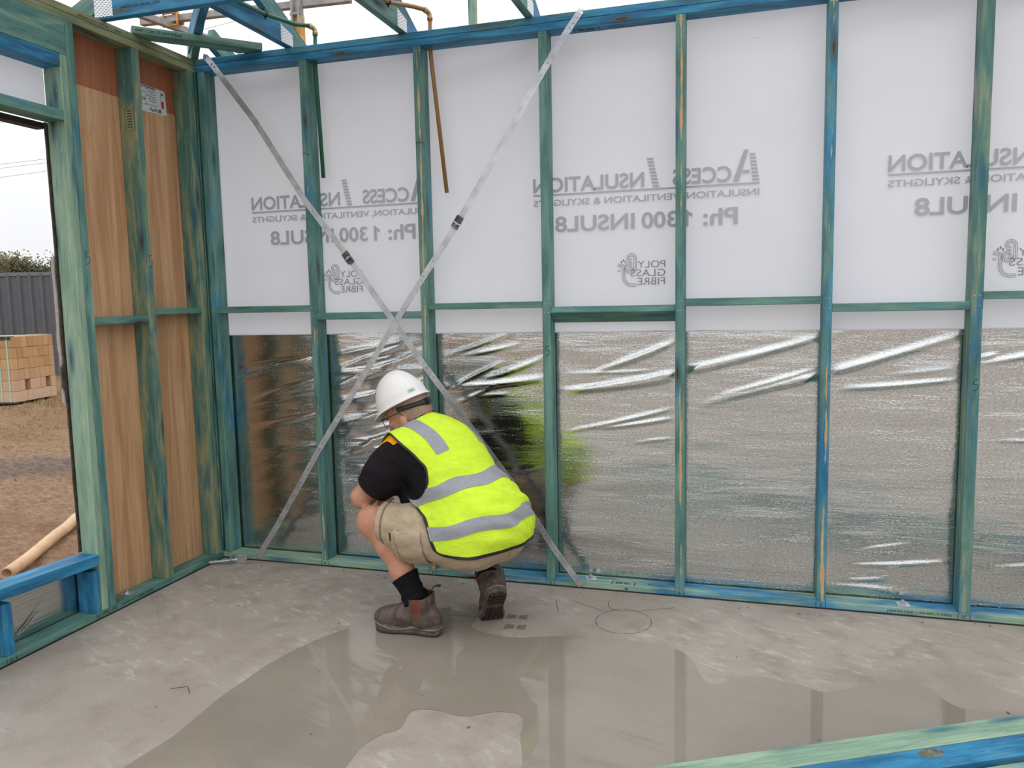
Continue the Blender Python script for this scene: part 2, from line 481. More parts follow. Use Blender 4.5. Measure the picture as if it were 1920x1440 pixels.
class Ink:
    """collects flat lettering and marks in a plane (origin, x, y) and links them as one mesh"""
    def __init__(self, o, x, y):
        self.o, self.x, self.y = V3(o), V3(x).normalized(), V3(y).normalized()
        self.v, self.f = [], []
    def text(self, s, x0, y0, w=None, h=None, bold=0.0, slant=0.0, rot=0.0):
        vs, fs = text_geom(s, bold)
        a = min(v.x for v in vs); b = max(v.x for v in vs); c = min(v.y for v in vs); d = max(v.y for v in vs)
        sy = h / (d - c) if h else None
        sx = w / (b - a) if w else sy
        sy = sy or sx
        i = len(self.v)
        cr, sr = math.cos(rot), math.sin(rot)
        for v in vs:
            px, py = (v.x - a) * sx + (v.y - c) * sy * slant, (v.y - c) * sy
            self.v.append((x0 + px * cr - py * sr, y0 + px * sr + py * cr))
        self.f += [[k + i for k in f] for f in fs]
        return self
    def poly(self, pts):
        i = len(self.v)
        self.v += list(pts)
        self.f.append(list(range(i, i + len(pts))))
        return self
    def rect(self, x0, y0, x1, y1):
        return self.poly([(x0, y0), (x1, y0), (x1, y1), (x0, y1)])
    def line(self, pts, wd, off=0.0):
        q = []
        n = len(pts)
        for i in range(n):
            a = pts[max(i - 1, 0)]; b = pts[min(i + 1, n - 1)]
            dx, dy = b[0] - a[0], b[1] - a[1]
            L = math.hypot(dx, dy) or 1
            nx, ny = -dy / L, dx / L
            q.append(((pts[i][0] + nx * (off + wd / 2), pts[i][1] + ny * (off + wd / 2)), (pts[i][0] + nx * (off - wd / 2), pts[i][1] + ny * (off - wd / 2))))
        for (a, b), (c, d) in zip(q, q[1:]):
            self.poly([a, b, d, c])
        return self
    def make(self, name, mat, parent, label=None):
        vs = [self.o + self.x * a + self.y * b for a, b in self.v]
        o = mesh_obj(name, vs, self.f, mat, parent)
        if label: o['label'] = label
        return o
def smooth_path(pts, k=6):
    out = []
    n = len(pts)
    for i in range(n - 1):
        p0, p1, p2, p3 = pts[max(i - 1, 0)], pts[i], pts[i + 1], pts[min(i + 2, n - 1)]
        for j in range(k):
            t = j / k
            out.append(tuple(.5 * (2 * b + (c - a) * t + (2 * a - 5 * b + 4 * c - d) * t * t + (3 * b - a - 3 * c + d) * t ** 3) for a, b, c, d in zip(p0, p1, p2, p3)))
    out.append(tuple(pts[-1]))
    return out

# ------------------------------------------------------------------ floor
PL = .033           # bottom plate top
HB, HM, HT = 2.5274, 2.5594, 2.5914   # underside, seam and top of the double top plate
W = .038            # stud thickness

bm = bmesh.new()
box_bm(bm, (4.37, -6.35, -.075), (9.0, 13.1, .15))
fl = bm_obj('floor', bm, 'concrete')
tag(fl, 'grey concrete slab floor, damp and scuffed, under the timber wall frames', 'floor', kind='structure')

def flat_curve(name, loops, z, mat, thick=0.0):
    cu = bpy.data.curves.new(name, 'CURVE')
    cu.dimensions = '2D'; cu.fill_mode = 'BOTH'; cu.extrude = thick
    for lp in loops:
        sp = cu.splines.new('POLY')
        sp.points.add(len(lp) - 1)
        for i, q in enumerate(lp):
            sp.points[i].co = (q[0], q[1], 0, 1)
        sp.use_cyclic_u = True
    ob = bpy.data.objects.new(name, cu)
    COL.objects.link(ob)
    dg = bpy.context.evaluated_depsgraph_get()
    me = bpy.data.meshes.new_from_object(ob.evaluated_get(dg))
    bpy.data.objects.remove(ob)
    me.materials.clear(); me.materials.append(M[mat])
    o = bpy.data.objects.new(name, me)
    o.location = (0, 0, z)
    return link(o)
def closed_smooth(pts, k=5, jit=.006):
    n = len(pts); out = []
    for i in range(n):
        p0, p1, p2, p3 = pts[i - 1], pts[i], pts[(i + 1) % n], pts[(i + 2) % n]
        for j in range(k):
            t = j / k
            q = [.5 * (2 * b + (c - a) * t + (2 * a - 5 * b + 4 * c - d) * t * t + (3 * b - a - 3 * c + d) * t ** 3) for a, b, c, d in zip(p0, p1, p2, p3)]
            nn = noise.noise_vector(V3((q[0] * 9, q[1] * 9, 3.3)))
            out.append((q[0] + nn.x * jit, q[1] + nn.y * jit))
    return out
pud = [(.86, -2.3), (.92, -1.9), (.939, -1.738), (.966, -1.552), (.955, -1.279), (.982, -1.0), (1.06, -.76), (1.17, -.60), (1.30, -.545), (1.38, -.46),
       (1.43, -.37), (1.54, -.30), (1.60, -.36), (1.60, -.47), (1.63, -.56), (1.799, -.60), (1.95, -.55), (2.087, -.515), (2.28, -.51), (2.43, -.545), (2.51, -.62),
       (2.545, -.74), (2.60, -.80), (2.70, -.71), (2.864, -.72), (2.956, -.763), (3.09, -.68), (3.222, -.61), (3.298, -.645), (3.366, -.76), (3.55, -.77), (3.7, -.95),
       (3.6, -1.5), (3.2, -2.2), (2.5, -2.6), (1.7, -2.75), (1.1, -2.6)]
dry = [(1.62, -1.75), (1.575, -1.50), (1.60, -1.39), (1.645, -1.33), (1.64, -1.225), (1.72, -1.20), (1.814, -1.215), (1.92, -1.16), (2.0, -1.165), (2.03, -1.28), (2.08, -1.44), (2.12, -1.75), (1.85, -1.9)]
pd = flat_curve('puddle', [closed_smooth(pud), closed_smooth(dry)], .0009, 'puddle')
tag(pd, 'shallow rainwater puddle reflecting the wall on the concrete floor', 'puddle')

# wet boot prints and pencil marks on the slab
def boot_print(cx, cy, ang, label, k=.62):
    ink = Ink((cx, cy, .0014), (math.cos(ang), math.sin(ang), 0), (-math.sin(ang), math.cos(ang), 0))
    for i in range(5):
        y = -.036 + i * .018
        ink.poly([(q * k, r * k) for q, r in ((-.075, y - .005), (-.008, y * .6 - .003), (-.008, y * .6 + .003), (-.075, y + .004))])
        ink.poly([(q * k, r * k) for q, r in ((.070, y - .005), (.010, y * .6 - .003), (.010, y * .6 + .003), (.066, y + .003))])
    o = ink.make('boot_print', 'damp', None)
    return tag(o, label, 'boot print', 'wet boot tread prints')
boot_print(1.765, -.395, .10, 'wet boot tread print directly beside the raised right boot')
boot_print(1.785, -.497, .12, 'wet boot tread print nearer the puddle, clear of the boot')
ink = Ink((0, 0, .0012), (1, 0, 0), (0, 1, 0))
circ = [(2.21 + .115 * math.cos(a), -.335 + .125 * math.sin(a)) for a in [i / 40 * 2 * math.pi for i in range(41)]]
for i in range(0, 40):
    if i not in (3, 11, 17, 24, 30, 35):
        ink.line(circ[i:i + 2], .0019)
ink.line(smooth_path([(2.11, -.13), (2.14, -.215), (2.24, -.215), (2.40, -.14)]), .0017)
ink.line(smooth_path([(1.96, -.165), (2.02, -.20), (2.10, -.24)]), .0017)
ink.line([(1.88, -.17), (1.92, -.30)], .0022)
ink.line([(.74, -1.30), (.79, -1.27), (.83, -1.31)], .003)
ink.make('pencil_mark', 'pencil', fl, 'thin dark pencil circle and lines')
bm = bmesh.new()
rr = random.Random(3)
for i in range(70):
    x, y = rr.uniform(.05, 4.3), rr.uniform(-2.2, -.03)
    if i < 34:
        x = rr.uniform(.02, 4.2); y = -rr.uniform(.01, .09)
    s = rr.uniform(.0015, .0045)
    box_bm(bm, (x, y, s * .5), (s * rr.uniform(1, 3), s, s), Matrix.Rotation(rr.uniform(0, 3), 3, 'Z'))
tag(bm_obj('grit', bm, 'khaki_dark'), 'wood chips and grit scattered on the slab along the plates', 'grit', kind='stuff')

# ------------------------------------------------------------------ back wall frame
XE = 6.2
wb = empty('wall_back', (0, 0, 0))
tag(wb, 'back wall frame of blue-green treated pine studs, plates and noggins', 'wall frame', kind='structure')
beam('damp_proof_strip', (.0, XE), (-.004, .094), (0, .004), 'x', wb, mat='film', bev=0)
beam('bottom_plate', (.0, XE), (0, .09), (.004, PL), 'x', wb, (.66, .12, 0, .42))
beam('top_plate', (.0, XE), (0, .09), (HB, HM - .0006), 'x', wb, (.78, .1, 0))
beam('top_plate', (.0, XE), (0, .09), (HM + .0006, HT), 'x', wb, (.56, .15, 0))
STUD = [(.031, (.45, .2, .2), .038), (.6137, (.42, .2, .55), W), (1.2137, (.36, .2, .95), W), (1.8137, (.36, .2, .18), W), (2.4127, (.42, .2, .85), W + .002), (3.0107, (.55, .15, .75), W), (3.5605, (.42, .46, .3), .043), (4.16, (.5, .2, .3), W), (4.76, (.4, .2, .5), W), (5.36, (.5, .2, .2), W), (5.96, (.4, .25, .4), W)]
for x, c, wd in STUD:
    beam('stud', (x - wd / 2, x + wd / 2), (0, .09), (PL, HB), 'z', wb, c)
NOG = [(0, 1.313, 1.346, None), (1, 1.272, 1.306, None), (2, 1.312, 1.342, None), (3, 1.262, 1.296, 33), (4, 1.308, 1.341, None), (5, 1.274, 1.308, None), (6, 1.315, 1.346, None), (7, 1.272, 1.306, None), (8, 1.312, 1.344, None), (9, 1.274, 1.307, None)]
for i, z0, z1, rot in NOG:
    a = STUD[i][0] + STUD[i][2] / 2; b = STUD[i + 1][0] - STUD[i + 1][2] / 2
    o = beam('noggin', (a, b), (.001, .089), (z0, z1), 'x', wb, (.32, .25, .0), tilt=Matrix.Rotation(math.radians(-rot), 3, 'X') if rot else None)
    if rot: o['label'] = 'noggin twisted so that its underside shows'
# stamped letters on the front of the bottom plate
def stamp_back(s, xc, w_=.05, z=.017, h=.013, boxed=True, name='stamp', flip=False, bold=0.0, mat='ink', tw=None):
    ink = Ink((xc, -.0006, z), (1, 0, 0), (0, 0, 1))
    if boxed:
        ink.text(s, -.0055 * len(s), -h / 2, w=.011 * len(s), h=h, bold=.01)
        for sx in (-1, 1):
            ink.rect(sx * w_ / 2 - .0012, -h * .75, sx * w_ / 2 + .0012, h * .85)
        ink.rect(-w_ / 2, h * .85, -w_ / 2 + .008, h * .85 + .0015); ink.rect(w_ / 2 - .008, h * .85, w_ / 2, h * .85 + .0015)
    else:
        ink.text(s, 0, -h / 2, w=tw, h=h, bold=bold)
    ink.make(name, mat, wb)
for x in (.6137, 1.2137, 1.8137, 2.4127, 3.0107):
    stamp_back('S', x, .04)
stamp_back('SC', 3.5605, .044)
stamp_back('J98250-H2F-1.E8.BPL.1:4492', 3.27, h=.011, boxed=False, tw=.245, bold=.01)
ink = Ink((2.16, -.0007, .021), (-1, 0, 0), (0, 0, -1)); ink.text('98', -.02, 0, h=.011, bold=.03).make('stamp', 'ink', wb)
# blue marker on top of the bottom plate, read from the far side
ink = Ink((2.19, .022, PL + .0006), (-1, 0, 0), (0, -1, 0))
ink.text('98', -.0, -.012, w=.07, h=.028, bold=.01)
ink.rect(-.022, -.018, -.017, .022); ink.rect(.082, -.018, .087, .022); ink.rect(-.022, -.018, .087, -.015)
ink.line(smooth_path([(-.17, -.004), (-.14, .012), (-.10, .004), (-.08, -.012), (-.12, -.004), (-.15, -.014)]), .003)
ink.make('marker_writing', 'ink_blue', wb)
ink = Ink((1.86, .0895, HB - .0006), (1, 0, 0), (0, -1, 0))
ink.text('98', .10, .022, w=.08, h=.03, bold=.03); ink.rect(.085, .015, .09, .06); ink.rect(.195, .015, .2, .06)
ink.line(smooth_path([(.24, .03), (.27, .05), (.31, .03), (.28, .02), (.25, .04)]), .003)
ink.make('marker_writing', 'ink', wb)
def five(x, y, z, xd, s=.04):
    ink = Ink((x, y, z), xd, (0, 0, 1))
    ink.line(smooth_path([(.30 * s, .55 * s), (0, .5 * s), (-.05 * s, .1 * s), (.3 * s, .05 * s), (.32 * s, -.3 * s), (.05 * s, -.55 * s), (-.1 * s, -.5 * s)], 4), .0026)
    return ink
five(.026, -.0006, 1.155, (1, 0, 0)).make('pen_mark', 'ink', wb)
five(1.812, -.0006, 1.115, (1, 0, 0)).make('pen_mark', 'ink', wb)
five(3.562, -.0006, .975, (1, 0, 0)).make('pen_mark', 'ink', wb)
ink = Ink((.605, -.0006, 2.085), (1, 0, 0), (0, 0, 1)); ink.line(smooth_path([(-.012, .0), (.002, .003), (.012, -.002), (.026, -.006)]), .003).make('pen_mark', 'ink', wb)
ink = Ink((1.208, -.0006, 2.09), (1, 0, 0), (0, 0, 1)); ink.line(smooth_path([(-.012, .0), (.002, .003), (.012, .002), (.026, -.006)]), .003).make('pen_mark', 'ink', wb)
bm = bmesh.new()
for x, c, wd in STUD[:7]:
    for z in (PL + .015, 1.29, 1.33, HB - .02):
        for dx in (-.008, .009):
            cyl_bm(bm, (x + dx, -.0008, z), (x + dx, .002, z), .0022, 6)
bm_obj('nail_head', bm, 'galv', wb)['kind'] = 'stuff'

# ------------------------------------------------------------------ insulation wrap on the back wall
def ridge(x, z, p0, p1, wd, amp, bow=.02):
    (ax, az), (bx, bz) = p0, p1
    dx, dz = bx - ax, bz - az
    L = math.hypot(dx, dz)
    t = ((x - ax) * dx + (z - az) * dz) / (L * L)
    if t < -.15 or t > 1.15: return 0
    n = ((x - ax) * -dz + (z - az) * dx) / L + .3 * bow * math.sin(math.pi * max(0, min(1, t)))
    e = max(0, math.sin(math.pi * min(1, max(0, (t + .15) / 1.3))))
    return amp * e * math.exp(-(n / wd) ** 2)
def sheet(name, x0, x1, z0, z1, y, nx, nz, fn, mat, plane='y'):
    vs, fs = [], []
    for j in range(nz + 1):
        for i in range(nx + 1):
            x = x0 + (x1 - x0) * i / nx; z = z0 + (z1 - z0) * j / nz
            d = fn(x, z)
            vs.append((x, y + d, z) if plane == 'y' else (y - d, x, z))
    for j in range(nz):
        for i in range(nx):
            a = j * (nx + 1) + i
            q = (a, a + 1, a + nx + 2, a + nx + 1)
            fs.append(q if plane == 'y' else q)
    return mesh_obj(name, vs, fs, mat, None, True)
def bay_env(x):
    e = 1.0
    for sx, _, wd in STUD:
        e = min(e, max(0, (abs(x - sx) - wd * .5) / .06))
    return min(1, e)
def fn_wrap(x, z):
    n = noise.noise(V3((x * 1.3, 2.2, z * 2.0))) * .006 + noise.noise(V3((x * 3, 7.2, z * 9))) * .0014
    sag = .012 * math.exp(-((z - 2.46 - .03 * math.sin(x * 4)) / .05) ** 2) * (.5 + .5 * noise.noise(V3((x * 1.7, 1, 0))))
    return .0045 + (n + .004 + sag) * bay_env(x)
ww = sheet('wall_wrap', -.09, XE, 1.194, 2.62, .0915, 300, 70, fn_wrap, 'wrap')
tag(ww, 'white insulation wall wrap with mirrored grey print, stretched behind the upper half of the studs', 'wall wrap')
FOLDS = []
rr = random.Random(11)
# long creases running down to the left from the studs, as in each bay of the photo
FOLDS += [((.58, 1.10), (.08, .96), .012, -.008, .0), ((.57, .97), (.2, .86), .014, -.006, 0), ((.56, .78), (.22, .70), .012, -.005, 0), ((.55, .62), (.15, .56), .012, -.004, 0), ((.5, .88), (.12, .80), .010, -.005, 0)]
FOLDS += [((3.0, 1.165), (1.98, .925), .016, -.010, -.05), ((3.52, 1.165), (2.62, .90), .016, -.009, -.03), ((2.42, 1.165), (2.05, 1.02), .014, -.008, -.02),
          ((2.40, .985), (1.90, .925), .015, -.010, -.02), ((1.78, 1.08), (1.50, .98), .014, -.007, -.02), ((1.79, .98), (1.30, .93), .016, -.008, -.02),
          ((3.52, .985), (3.12, .945), .010, -.006, -.01), ((2.98, 1.03), (2.62, .92), .010, -.005, -.01), ((3.66, 1.09), (3.58, 1.07), .010, -.006, 0), ((2.38, .80), (2.05, .745), .009, -.005, -.01),
          ((2.36, .84), (1.93, .735), .010, -.005, -.015), ((3.5, .21), (3.15, .17), .010, -.005, -.01), ((3.35, .06), (3.05, .07), .016, -.006, .02),
          ((.60, 1.09), (.10, 1.02), .012, .008, .02), ((1.18, 1.12), (.66, .92), .018, -.009, -.02), ((1.2, .95), (.66, .85), .018, -.008, -.02),
          ((1.18, .86), (.68, .74), .02, -.008, -.03), ((1.16, .80), (.70, .56), .02, -.006, -.03), ((1.1, 1.03), (.64, 1.0), .016, -.007, -.02), ((.58, .93), (.12, .83), .018, -.005, -.02), ((.58, .80), (.15, .70), .015, -.005, -.02), ((3.95, 1.12), (3.6, 1.05), .012, -.006, 0)]
for k in range(26):
    b = rr.choice((1, 1, 2))
    a0 = STUD[b][0] + .03; a1 = STUD[b + 1][0] - .03
    xa = rr.uniform(a0, a0 + .25); xb = min(a1, xa + rr.uniform(.2, .4)); z = rr.uniform(.45, 1.10)
    FOLDS.append(((xb, z + rr.uniform(.02, .12)), (xa, z), rr.uniform(.008, .016), -rr.uniform(.003, .0055), rr.uniform(-.02, .01)))
for k in range(34):
    b = rr.randrange(10)
    a0 = STUD[b][0] + .03; a1 = STUD[b + 1][0] - .03
    xa = rr.uniform(a0, a1 - .12); xb = min(a1, xa + rr.uniform(.12, .35)); z = rr.uniform(.07, 1.12)
    FOLDS.append(((xb, z + rr.uniform(.01, .06)), (xa, z), rr.uniform(.006, .012), -rr.uniform(.0015, .0032), rr.uniform(-.02, .01)))
def fn_foil(x, z):
    n = noise.noise(V3((x * 1.8, 12.2, z * 2.6))) * .006 + noise.noise(V3((x * 2.5, 17.2, z * 16))) * .0022
    left = max(0, 1 - x / 1.9)
    n += left * (noise.noise(V3((x * 3.0 - z * 2, 31.2, z * 18 - x * 4))) * .0030)
    d = 0
    for p0, p1, wd, amp, bow in FOLDS:
        if min(p0[0], p1[0]) - .2 < x < max(p0[0], p1[0]) + .2 and min(p0[1], p1[1]) - .1 < z < max(p0[1], p1[1]) + .1:
            d += ridge(x, z, p0, p1, wd * .9, amp * 1.3, bow)
    low = -.035 * max(0, 1 - z / .05) ** 2 * (.4 + .6 * noise.noise(V3((x * 5, 3.1, 0))))
    return max(.0012, .0095 + (n + .002 + d) * max(.12, bay_env(x)) * min(1, max(0, z - .02) / .08))
wf = sheet('foil_wrap', -.09, XE, -.03, 1.20, .0925, 720, 220, fn_foil, 'foil')
tag(wf, 'crinkled silver reflective foil wrap behind the lower half of the studs', 'foil wrap')

def print_block(xr):
    """mirrored lettering seen through the wrap; xr = world x of the first letter, running towards -x"""
    ink = Ink((xr, .0935, 0), (-1, 0, 0), (0, 0, 1))
    # big A: solid right stroke, striped left stroke
    ink.poly([(.046, 1.971), (.064, 1.971), (.110, 1.838), (.086, 1.838)])
    ink.poly([(.040, 1.872), (.0735, 1.872), (.0690, 1.885), (.042, 1.885)])
    for k in range(8):
        z = 1.838 + k * .0152
        e = (1.97 - z) / .132
        xl = .022 * (1 - e)
        wd = .029 - .007 * (1 - e)
        ink.poly([(xl, z), (xl + wd, z), (xl + wd + .0015, z + .0095), (xl + .0015, z + .0095)])
    ink.text('CCESS', .116, 1.838, w=.250, h=.070, bold=.024)
    for k in range(9):
        z = 1.836 + k * .0148
        s = .028 * (z - 1.836) / .133
        ink.poly([(.424 + s, z), (.452 + s, z), (.454 + s, z + .0095), (.426 + s, z + .0095)])
    ink.text('NSULATION', .490, 1.838, w=.512, h=.068, bold=.024)
    ink.rect(0, 1.8235, 1.001, 1.8315)
    ink.text('INSULATION, VENTILATION & SKYLIGHTS', .0, 1.772, w=1.001, h=.034, bold=.02)
    ink.text('Ph:', .088, 1.657, w=.146, h=.074, bold=.022)
    ink.poly([(.296, 1.657), (.311, 1.657), (.311, 1.729), (.299, 1.729), (.296, 1.722)])
    ink.poly([(.296, 1.722), (.279, 1.712), (.279, 1.698), (.296, 1.706)])
    ink.text('300', .346, 1.657, w=.156, h=.072, bold=.022)
    ink.text('INSUL8', .533, 1.657, w=.366, h=.072, bold=.022)
    ink.make('printed_lettering', 'grey_print', ww)
def print_logo(xr):
    k = 1 / 3830.0
    ink = Ink((xr, .0935, 1.515), (-1, 0, 0), (0, 0, 1))
    ink.text('POLY', 0, -.032, w=.122, h=.031, bold=-.006)
    ink.text('GLASS', -.001, -.070, w=.155, h=.031, bold=-.006)
    ink.text('FIBRE', .001, -.108, w=.122, h=.031, bold=-.006)
    def P(pts):
        return smooth_path([((1138 - a) * .000642 * 1.0, (905 - b) * .000628) for a, b in pts], 6)
    paths = [[(938, 1078), (895, 1076), (866, 1060), (850, 1025), (848, 985), (848, 955), (838, 938), (806, 934)],
             [(930, 978), (930, 930), (930, 890), (922, 868), (905, 860), (888, 868), (882, 886), (890, 902), (908, 905)],
             [(908, 932), (885, 930), (868, 942), (866, 965), (880, 982), (900, 976), (904, 955), (888, 950)]]
    for p in paths:
        q = P(p)
        for off in (-.0062, 0, .0062):
            ink.line(q, .0022, off)
    for a, b in ((848, 900), (834, 912), (862, 912)):
        x, y = (1138 - a) * .000642, (905 - b) * .000628
        ink.poly([(x, y - .007), (x + .004, y), (x, y + .008), (x - .004, y)])
    ink.rect((1138 - 828) * .000642, -.046, (1138 - 805) * .000642, -.044)
    ink.rect((1138 - 828) * .000642, -.040, (1138 - 805) * .000642, -.038)
    ink.text('TM', .128, -.106, w=.008, h=.004)
    ink.make('printed_logo', 'print_line', ww)
for xr in (1.228, 2.738, 4.242, 5.746):
    print_block(xr)
for xr in (.843, 2.340, 3.845, 5.349):
    print_logo(xr)

# ------------------------------------------------------------------ left wall frame with the window opening
wl = empty('wall_left', (0, 0, 0))
tag(wl, 'left wall frame of olive and teal treated pine with a window opening and plywood bracing', 'wall frame', kind='structure')
YE = -4.7
beam('damp_proof_strip', (-.094, .004), (YE, -.0), (0, .004), 'y', wl, mat='film', bev=0)
beam('bottom_plate', (-.09, 0), (YE, -.0015), (.004, PL), 'y', wl, (.30, .35, 0))
beam('top_plate', (-.09, 0), (YE, .088), (HB, HM - .0006), 'y', wl, (.12, .72, 0))
beam('top_plate', (-.09, 0), (YE, -.0015), (HM + .0006, HT), 'y', wl, (.10, .82, 0))
LS = [(-.056, -.010, HB, PL, (.18, .52, .0)), (-.432, -.386, HB, PL, (.34, .54, .30)), (-.797, -.757, HB, PL, (.40, .20, .1, .62)), (-.8355, -.7985, 2.385, PL, (.42, .22, .0, .30))]
for y0, y1, zt, zb, c in LS:
    beam('stud', (-.09, 0), (y0, y1), (zb, zt), 'zl', wl, c)
beam('stud', (-.09, -.001), (.001, .0885), (PL, HB), 'zl', wl, (.3, .3, 0, .6))
beam('stud', (-.09, 0), (-2.64, -2.60), (PL, HB), 'zl', wl, (.4, .3, .1))
beam('stud', (-.09, 0), (-3.24, -3.20), (PL, HB), 'zl', wl, (.4, .3, .1))
beam('lintel', (-.09, 0), (-2.60, -.7985), (2.386, HB), 'y', wl, (.14, .40, 0))
beam('lintel_packer', (-.09, .002), (-2.60, -.8365), (2.333, 2.384), 'y', wl, (.95, .05, 0))
beam('head_trimmer', (-.09, .001), (-2.60, -.8365), (2.118, 2.160), 'y', wl, (.42, .22, 0))
tl = Matrix.Rotation(math.radians(-2.4), 3, 'X')
beam('sill_trimmer', (-.095, .006), (-2.55, -.8365), (.275, .322), 'y', wl, (1.15, .0, 0, .80), tilt=tl)
beam('sill_stud', (-.088, -.002), (-.875, -.8365), (PL, .218), 'zl', wl, (.60, .2, 0))
beam('sill_stud', (-.088, -.002), (-1.305, -1.262), (PL, .236), 'zl', wl, (.72, .1, 0))
beam('noggin', (-.089, -.001), (-.757, -.432), (1.279, 1.313), 'y', wl, (.32, .25, 0))
beam('noggin', (-.089, -.001), (-.386, -.056), (1.315, 1.345), 'y', wl, (.34, .25, 0))
# plywood bracing
bm = bmesh.new(); box_bm(bm, (-.0965, -.376, 1.172), (.010, .80, 2.286)); bm_obj('plywood_panel', bm, 'ply', wl)['label'] = 'pale brown lower plywood panel'
bm = bmesh.new(); box_bm(bm, (-.0963, -.376, 2.451), (.010, .80, .272)); bm_obj('plywood_panel', bm, 'ply_red', wl)['label'] = 'red-brown upper plywood strip'
# flashing and ragged wrap at the window opening
bm = bmesh.new(); box_bm(bm, (-.128, -1.7, 2.106), (.05, 1.74, .022)); bm_obj('flashing_strip', bm, 'film', wl)
vs, fs = [], []
n = 90
for i in range(n + 1):
    z = .29 + (2.12 - .29) * i / n
    d = .002 + .004 * abs(noise.noise(V3((z * 9, 1.7, 0)))) + .010 * max(0, noise.noise(V3((z * 2.5, 9.7, 0))))
    if abs(z - 1.06) < .05: d += .014
    vs += [(-.098, -.82, z), (-.098, -.8365 - d, z), (-.104, -.8365 - d, z), (-.104, -.82, z)]
for i in range(n):
    for k in range(3):
        a = i * 4 + k
        fs.append((a, a + 1, a + 5, a + 4))
mesh_obj('torn_wrap_edge', vs, fs, M.setdefault('torn', plain('torn_brown_wrap_edge', (.06, .045, .036), .8, 0, .4, 30)), wl)
vs, fs = [], []
for i in range(n + 1):
    z = .95 + .62 * i / n
    d = .010 + .010 * max(0, noise.noise(V3((z * 11, 4.7, 0)))) + .003
    vs += [(-.110, -.82, z), (-.110, -.840 - d, z)]
for i in range(n):
    a = i * 2
    fs.append((a, a + 1, a + 3, a + 2))
mesh_obj('torn_paper_edge', vs, fs, 'white_tooth', wl)
def fn_small(y, z):
    n = noise.noise(V3((y * 4, 2.2, z * 9))) * .003
    for k in range(9):
        n += ridge(y, z, (-1.0 + k * .012 - .12, .09 + k * .012), (-1.19 + k * .02, .05 + k * .010), .005, .0022, 0)
    return n
fs_ = sheet('foil_wrap', -2.6, -.83, .02, .285, -.096, 200, 50, fn_small, 'foil', 'x')
tag(fs_, 'silver foil wrap panel under the blue window sill', 'foil wrap')
uw = sheet('wall_wrap', -2.6, -.83, 2.14, 2.40, -.097, 60, 10, lambda y, z: noise.noise(V3((y * 2, 0, z * 3))) * .003, 'wrap', 'x')
tag(uw, 'white wrap panel above the window opening, between lintel and trimmer', 'wall wrap')
# marks on the left wall
five(.0006, -.775, 1.565, (0, 1, 0), .05).make('pen_mark', 'ink', wl)
five(.0006, -.405, 1.565, (0, 1, 0), .05).make('pen_mark', 'ink', wl)
ink = Ink((.0007, -.87, .010), (0, 1, 0), (0, 0, 1))
ink.text('U', .008, 0, h=.016, bold=.01); ink.text('PS', .042, 0, w=.026, h=.016, bold=.01); ink.text('JS', .084, 0, w=.022, h=.016, bold=.01)
for y in (0, .034, .074, .112): ink.rect(y - .0012, -.003, y + .0012, .020)
ink.text('J98250-H2F-1.E8.BPL.3.2878', .14, .002, w=.20, h=.011, bold=.01)
ink.text('S', .455, 0, h=.014)
ink.make('stamp', 'ink', wl)
ink = Ink((.0007, -1.305, .010), (0, 1, 0), (0, 0, 1)); ink.text('U', .012, 0, h=.015, bold=.01); ink.rect(-.0012, -.003, .0012, .019); ink.rect(.040, -.003, .0424, .019); ink.make('stamp', 'ink', wl)
ink = Ink((.0007, -.73, HM + .006), (0, 1, 0), (0, 0, 1)); ink.text('J98250-H2F-1.E5.TPL.1.2878', 0, 0, w=.24, h=.010, bold=.01).make('stamp', 'ink', wl)
ink = Ink((-.02, -.4326, 2.26), (-1, 0, 0), (0, 0, -1))
ink.line([(-.01, 0), (.04, 0), (.04, .10), (-.01, .10), (-.01, 0)], .002)
for k in range(7): ink.rect(.0, .01 + k * .012, .028, .0135 + k * .012)
ink.make('stamp', 'ink', wl)
bm = bmesh.new()
for y0, y1, zt, zb, c in LS[:3]:
    for z in (.06, 1.29, 1.33, 2.49):
        cyl_bm(bm, (.0008, (y0 + y1) / 2, z), (-.002, (y0 + y1) / 2, z), .0022, 6)
for z in (.42, .95, 1.7, 2.0, 2.24):
    cyl_bm(bm, (-.03, -.8362, z), (-.03, -.834, z), .0026, 6)
bm_obj('nail_head', bm, 'galv', wl)['kind'] = 'stuff'
# sticker on the plywood, upside down
c0 = V3((-.0905, -.203, 2.352))
yx = V3((0, 1, .02)).normalized(); zx = V3((0, -.02, 1))
st = mesh_obj('product_sticker', [c0 + yx * a + zx * b for a, b in ((-.088, -.062), (.072, -.058), (.088, -.052), (.084, .05), (.075, .060), (-.086, .062))], [(0, 1, 2, 3, 4, 5)], 'paper', None)
tag(st, 'white printed sticker stuck upside down on the plywood between two studs', 'sticker')
ink = Ink(c0 + V3((.0006, 0, 0)), -yx, -zx)
ink.text('EzyPly', -.032, .034, w=.062, h=.020, bold=.02)
ink.text('STRUCTURAL BRACING PANEL', -.030, .022, w=.09, h=.005)
for k in range(6): ink.rect(-.02, -.05 + k * .011, .045 - (k % 3) * .01, -.0475 + k * .011)
ink.line([(.052, -.03), (.080, -.03), (.080, .03), (.052, .03), (.052, -.03)], .0016)
ink.text('P5', .056, -.006, w=.018, h=.014, bold=.01); ink.rect(-.052, -.06, -.0505, .055)
ink.rect(-.068, -.045, -.058, -.035); ink.rect(-.045, .034, -.036, .052); ink.rect(-.02, -.058, .08, -.054)
ink.make('sticker_print', 'ink', st)
ink = Ink(c0 + V3((.0006, 0, 0)), -yx, -zx); ink.rect(-.070, -.008, -.055, .026); ink.make('red_patch', 'red', st)

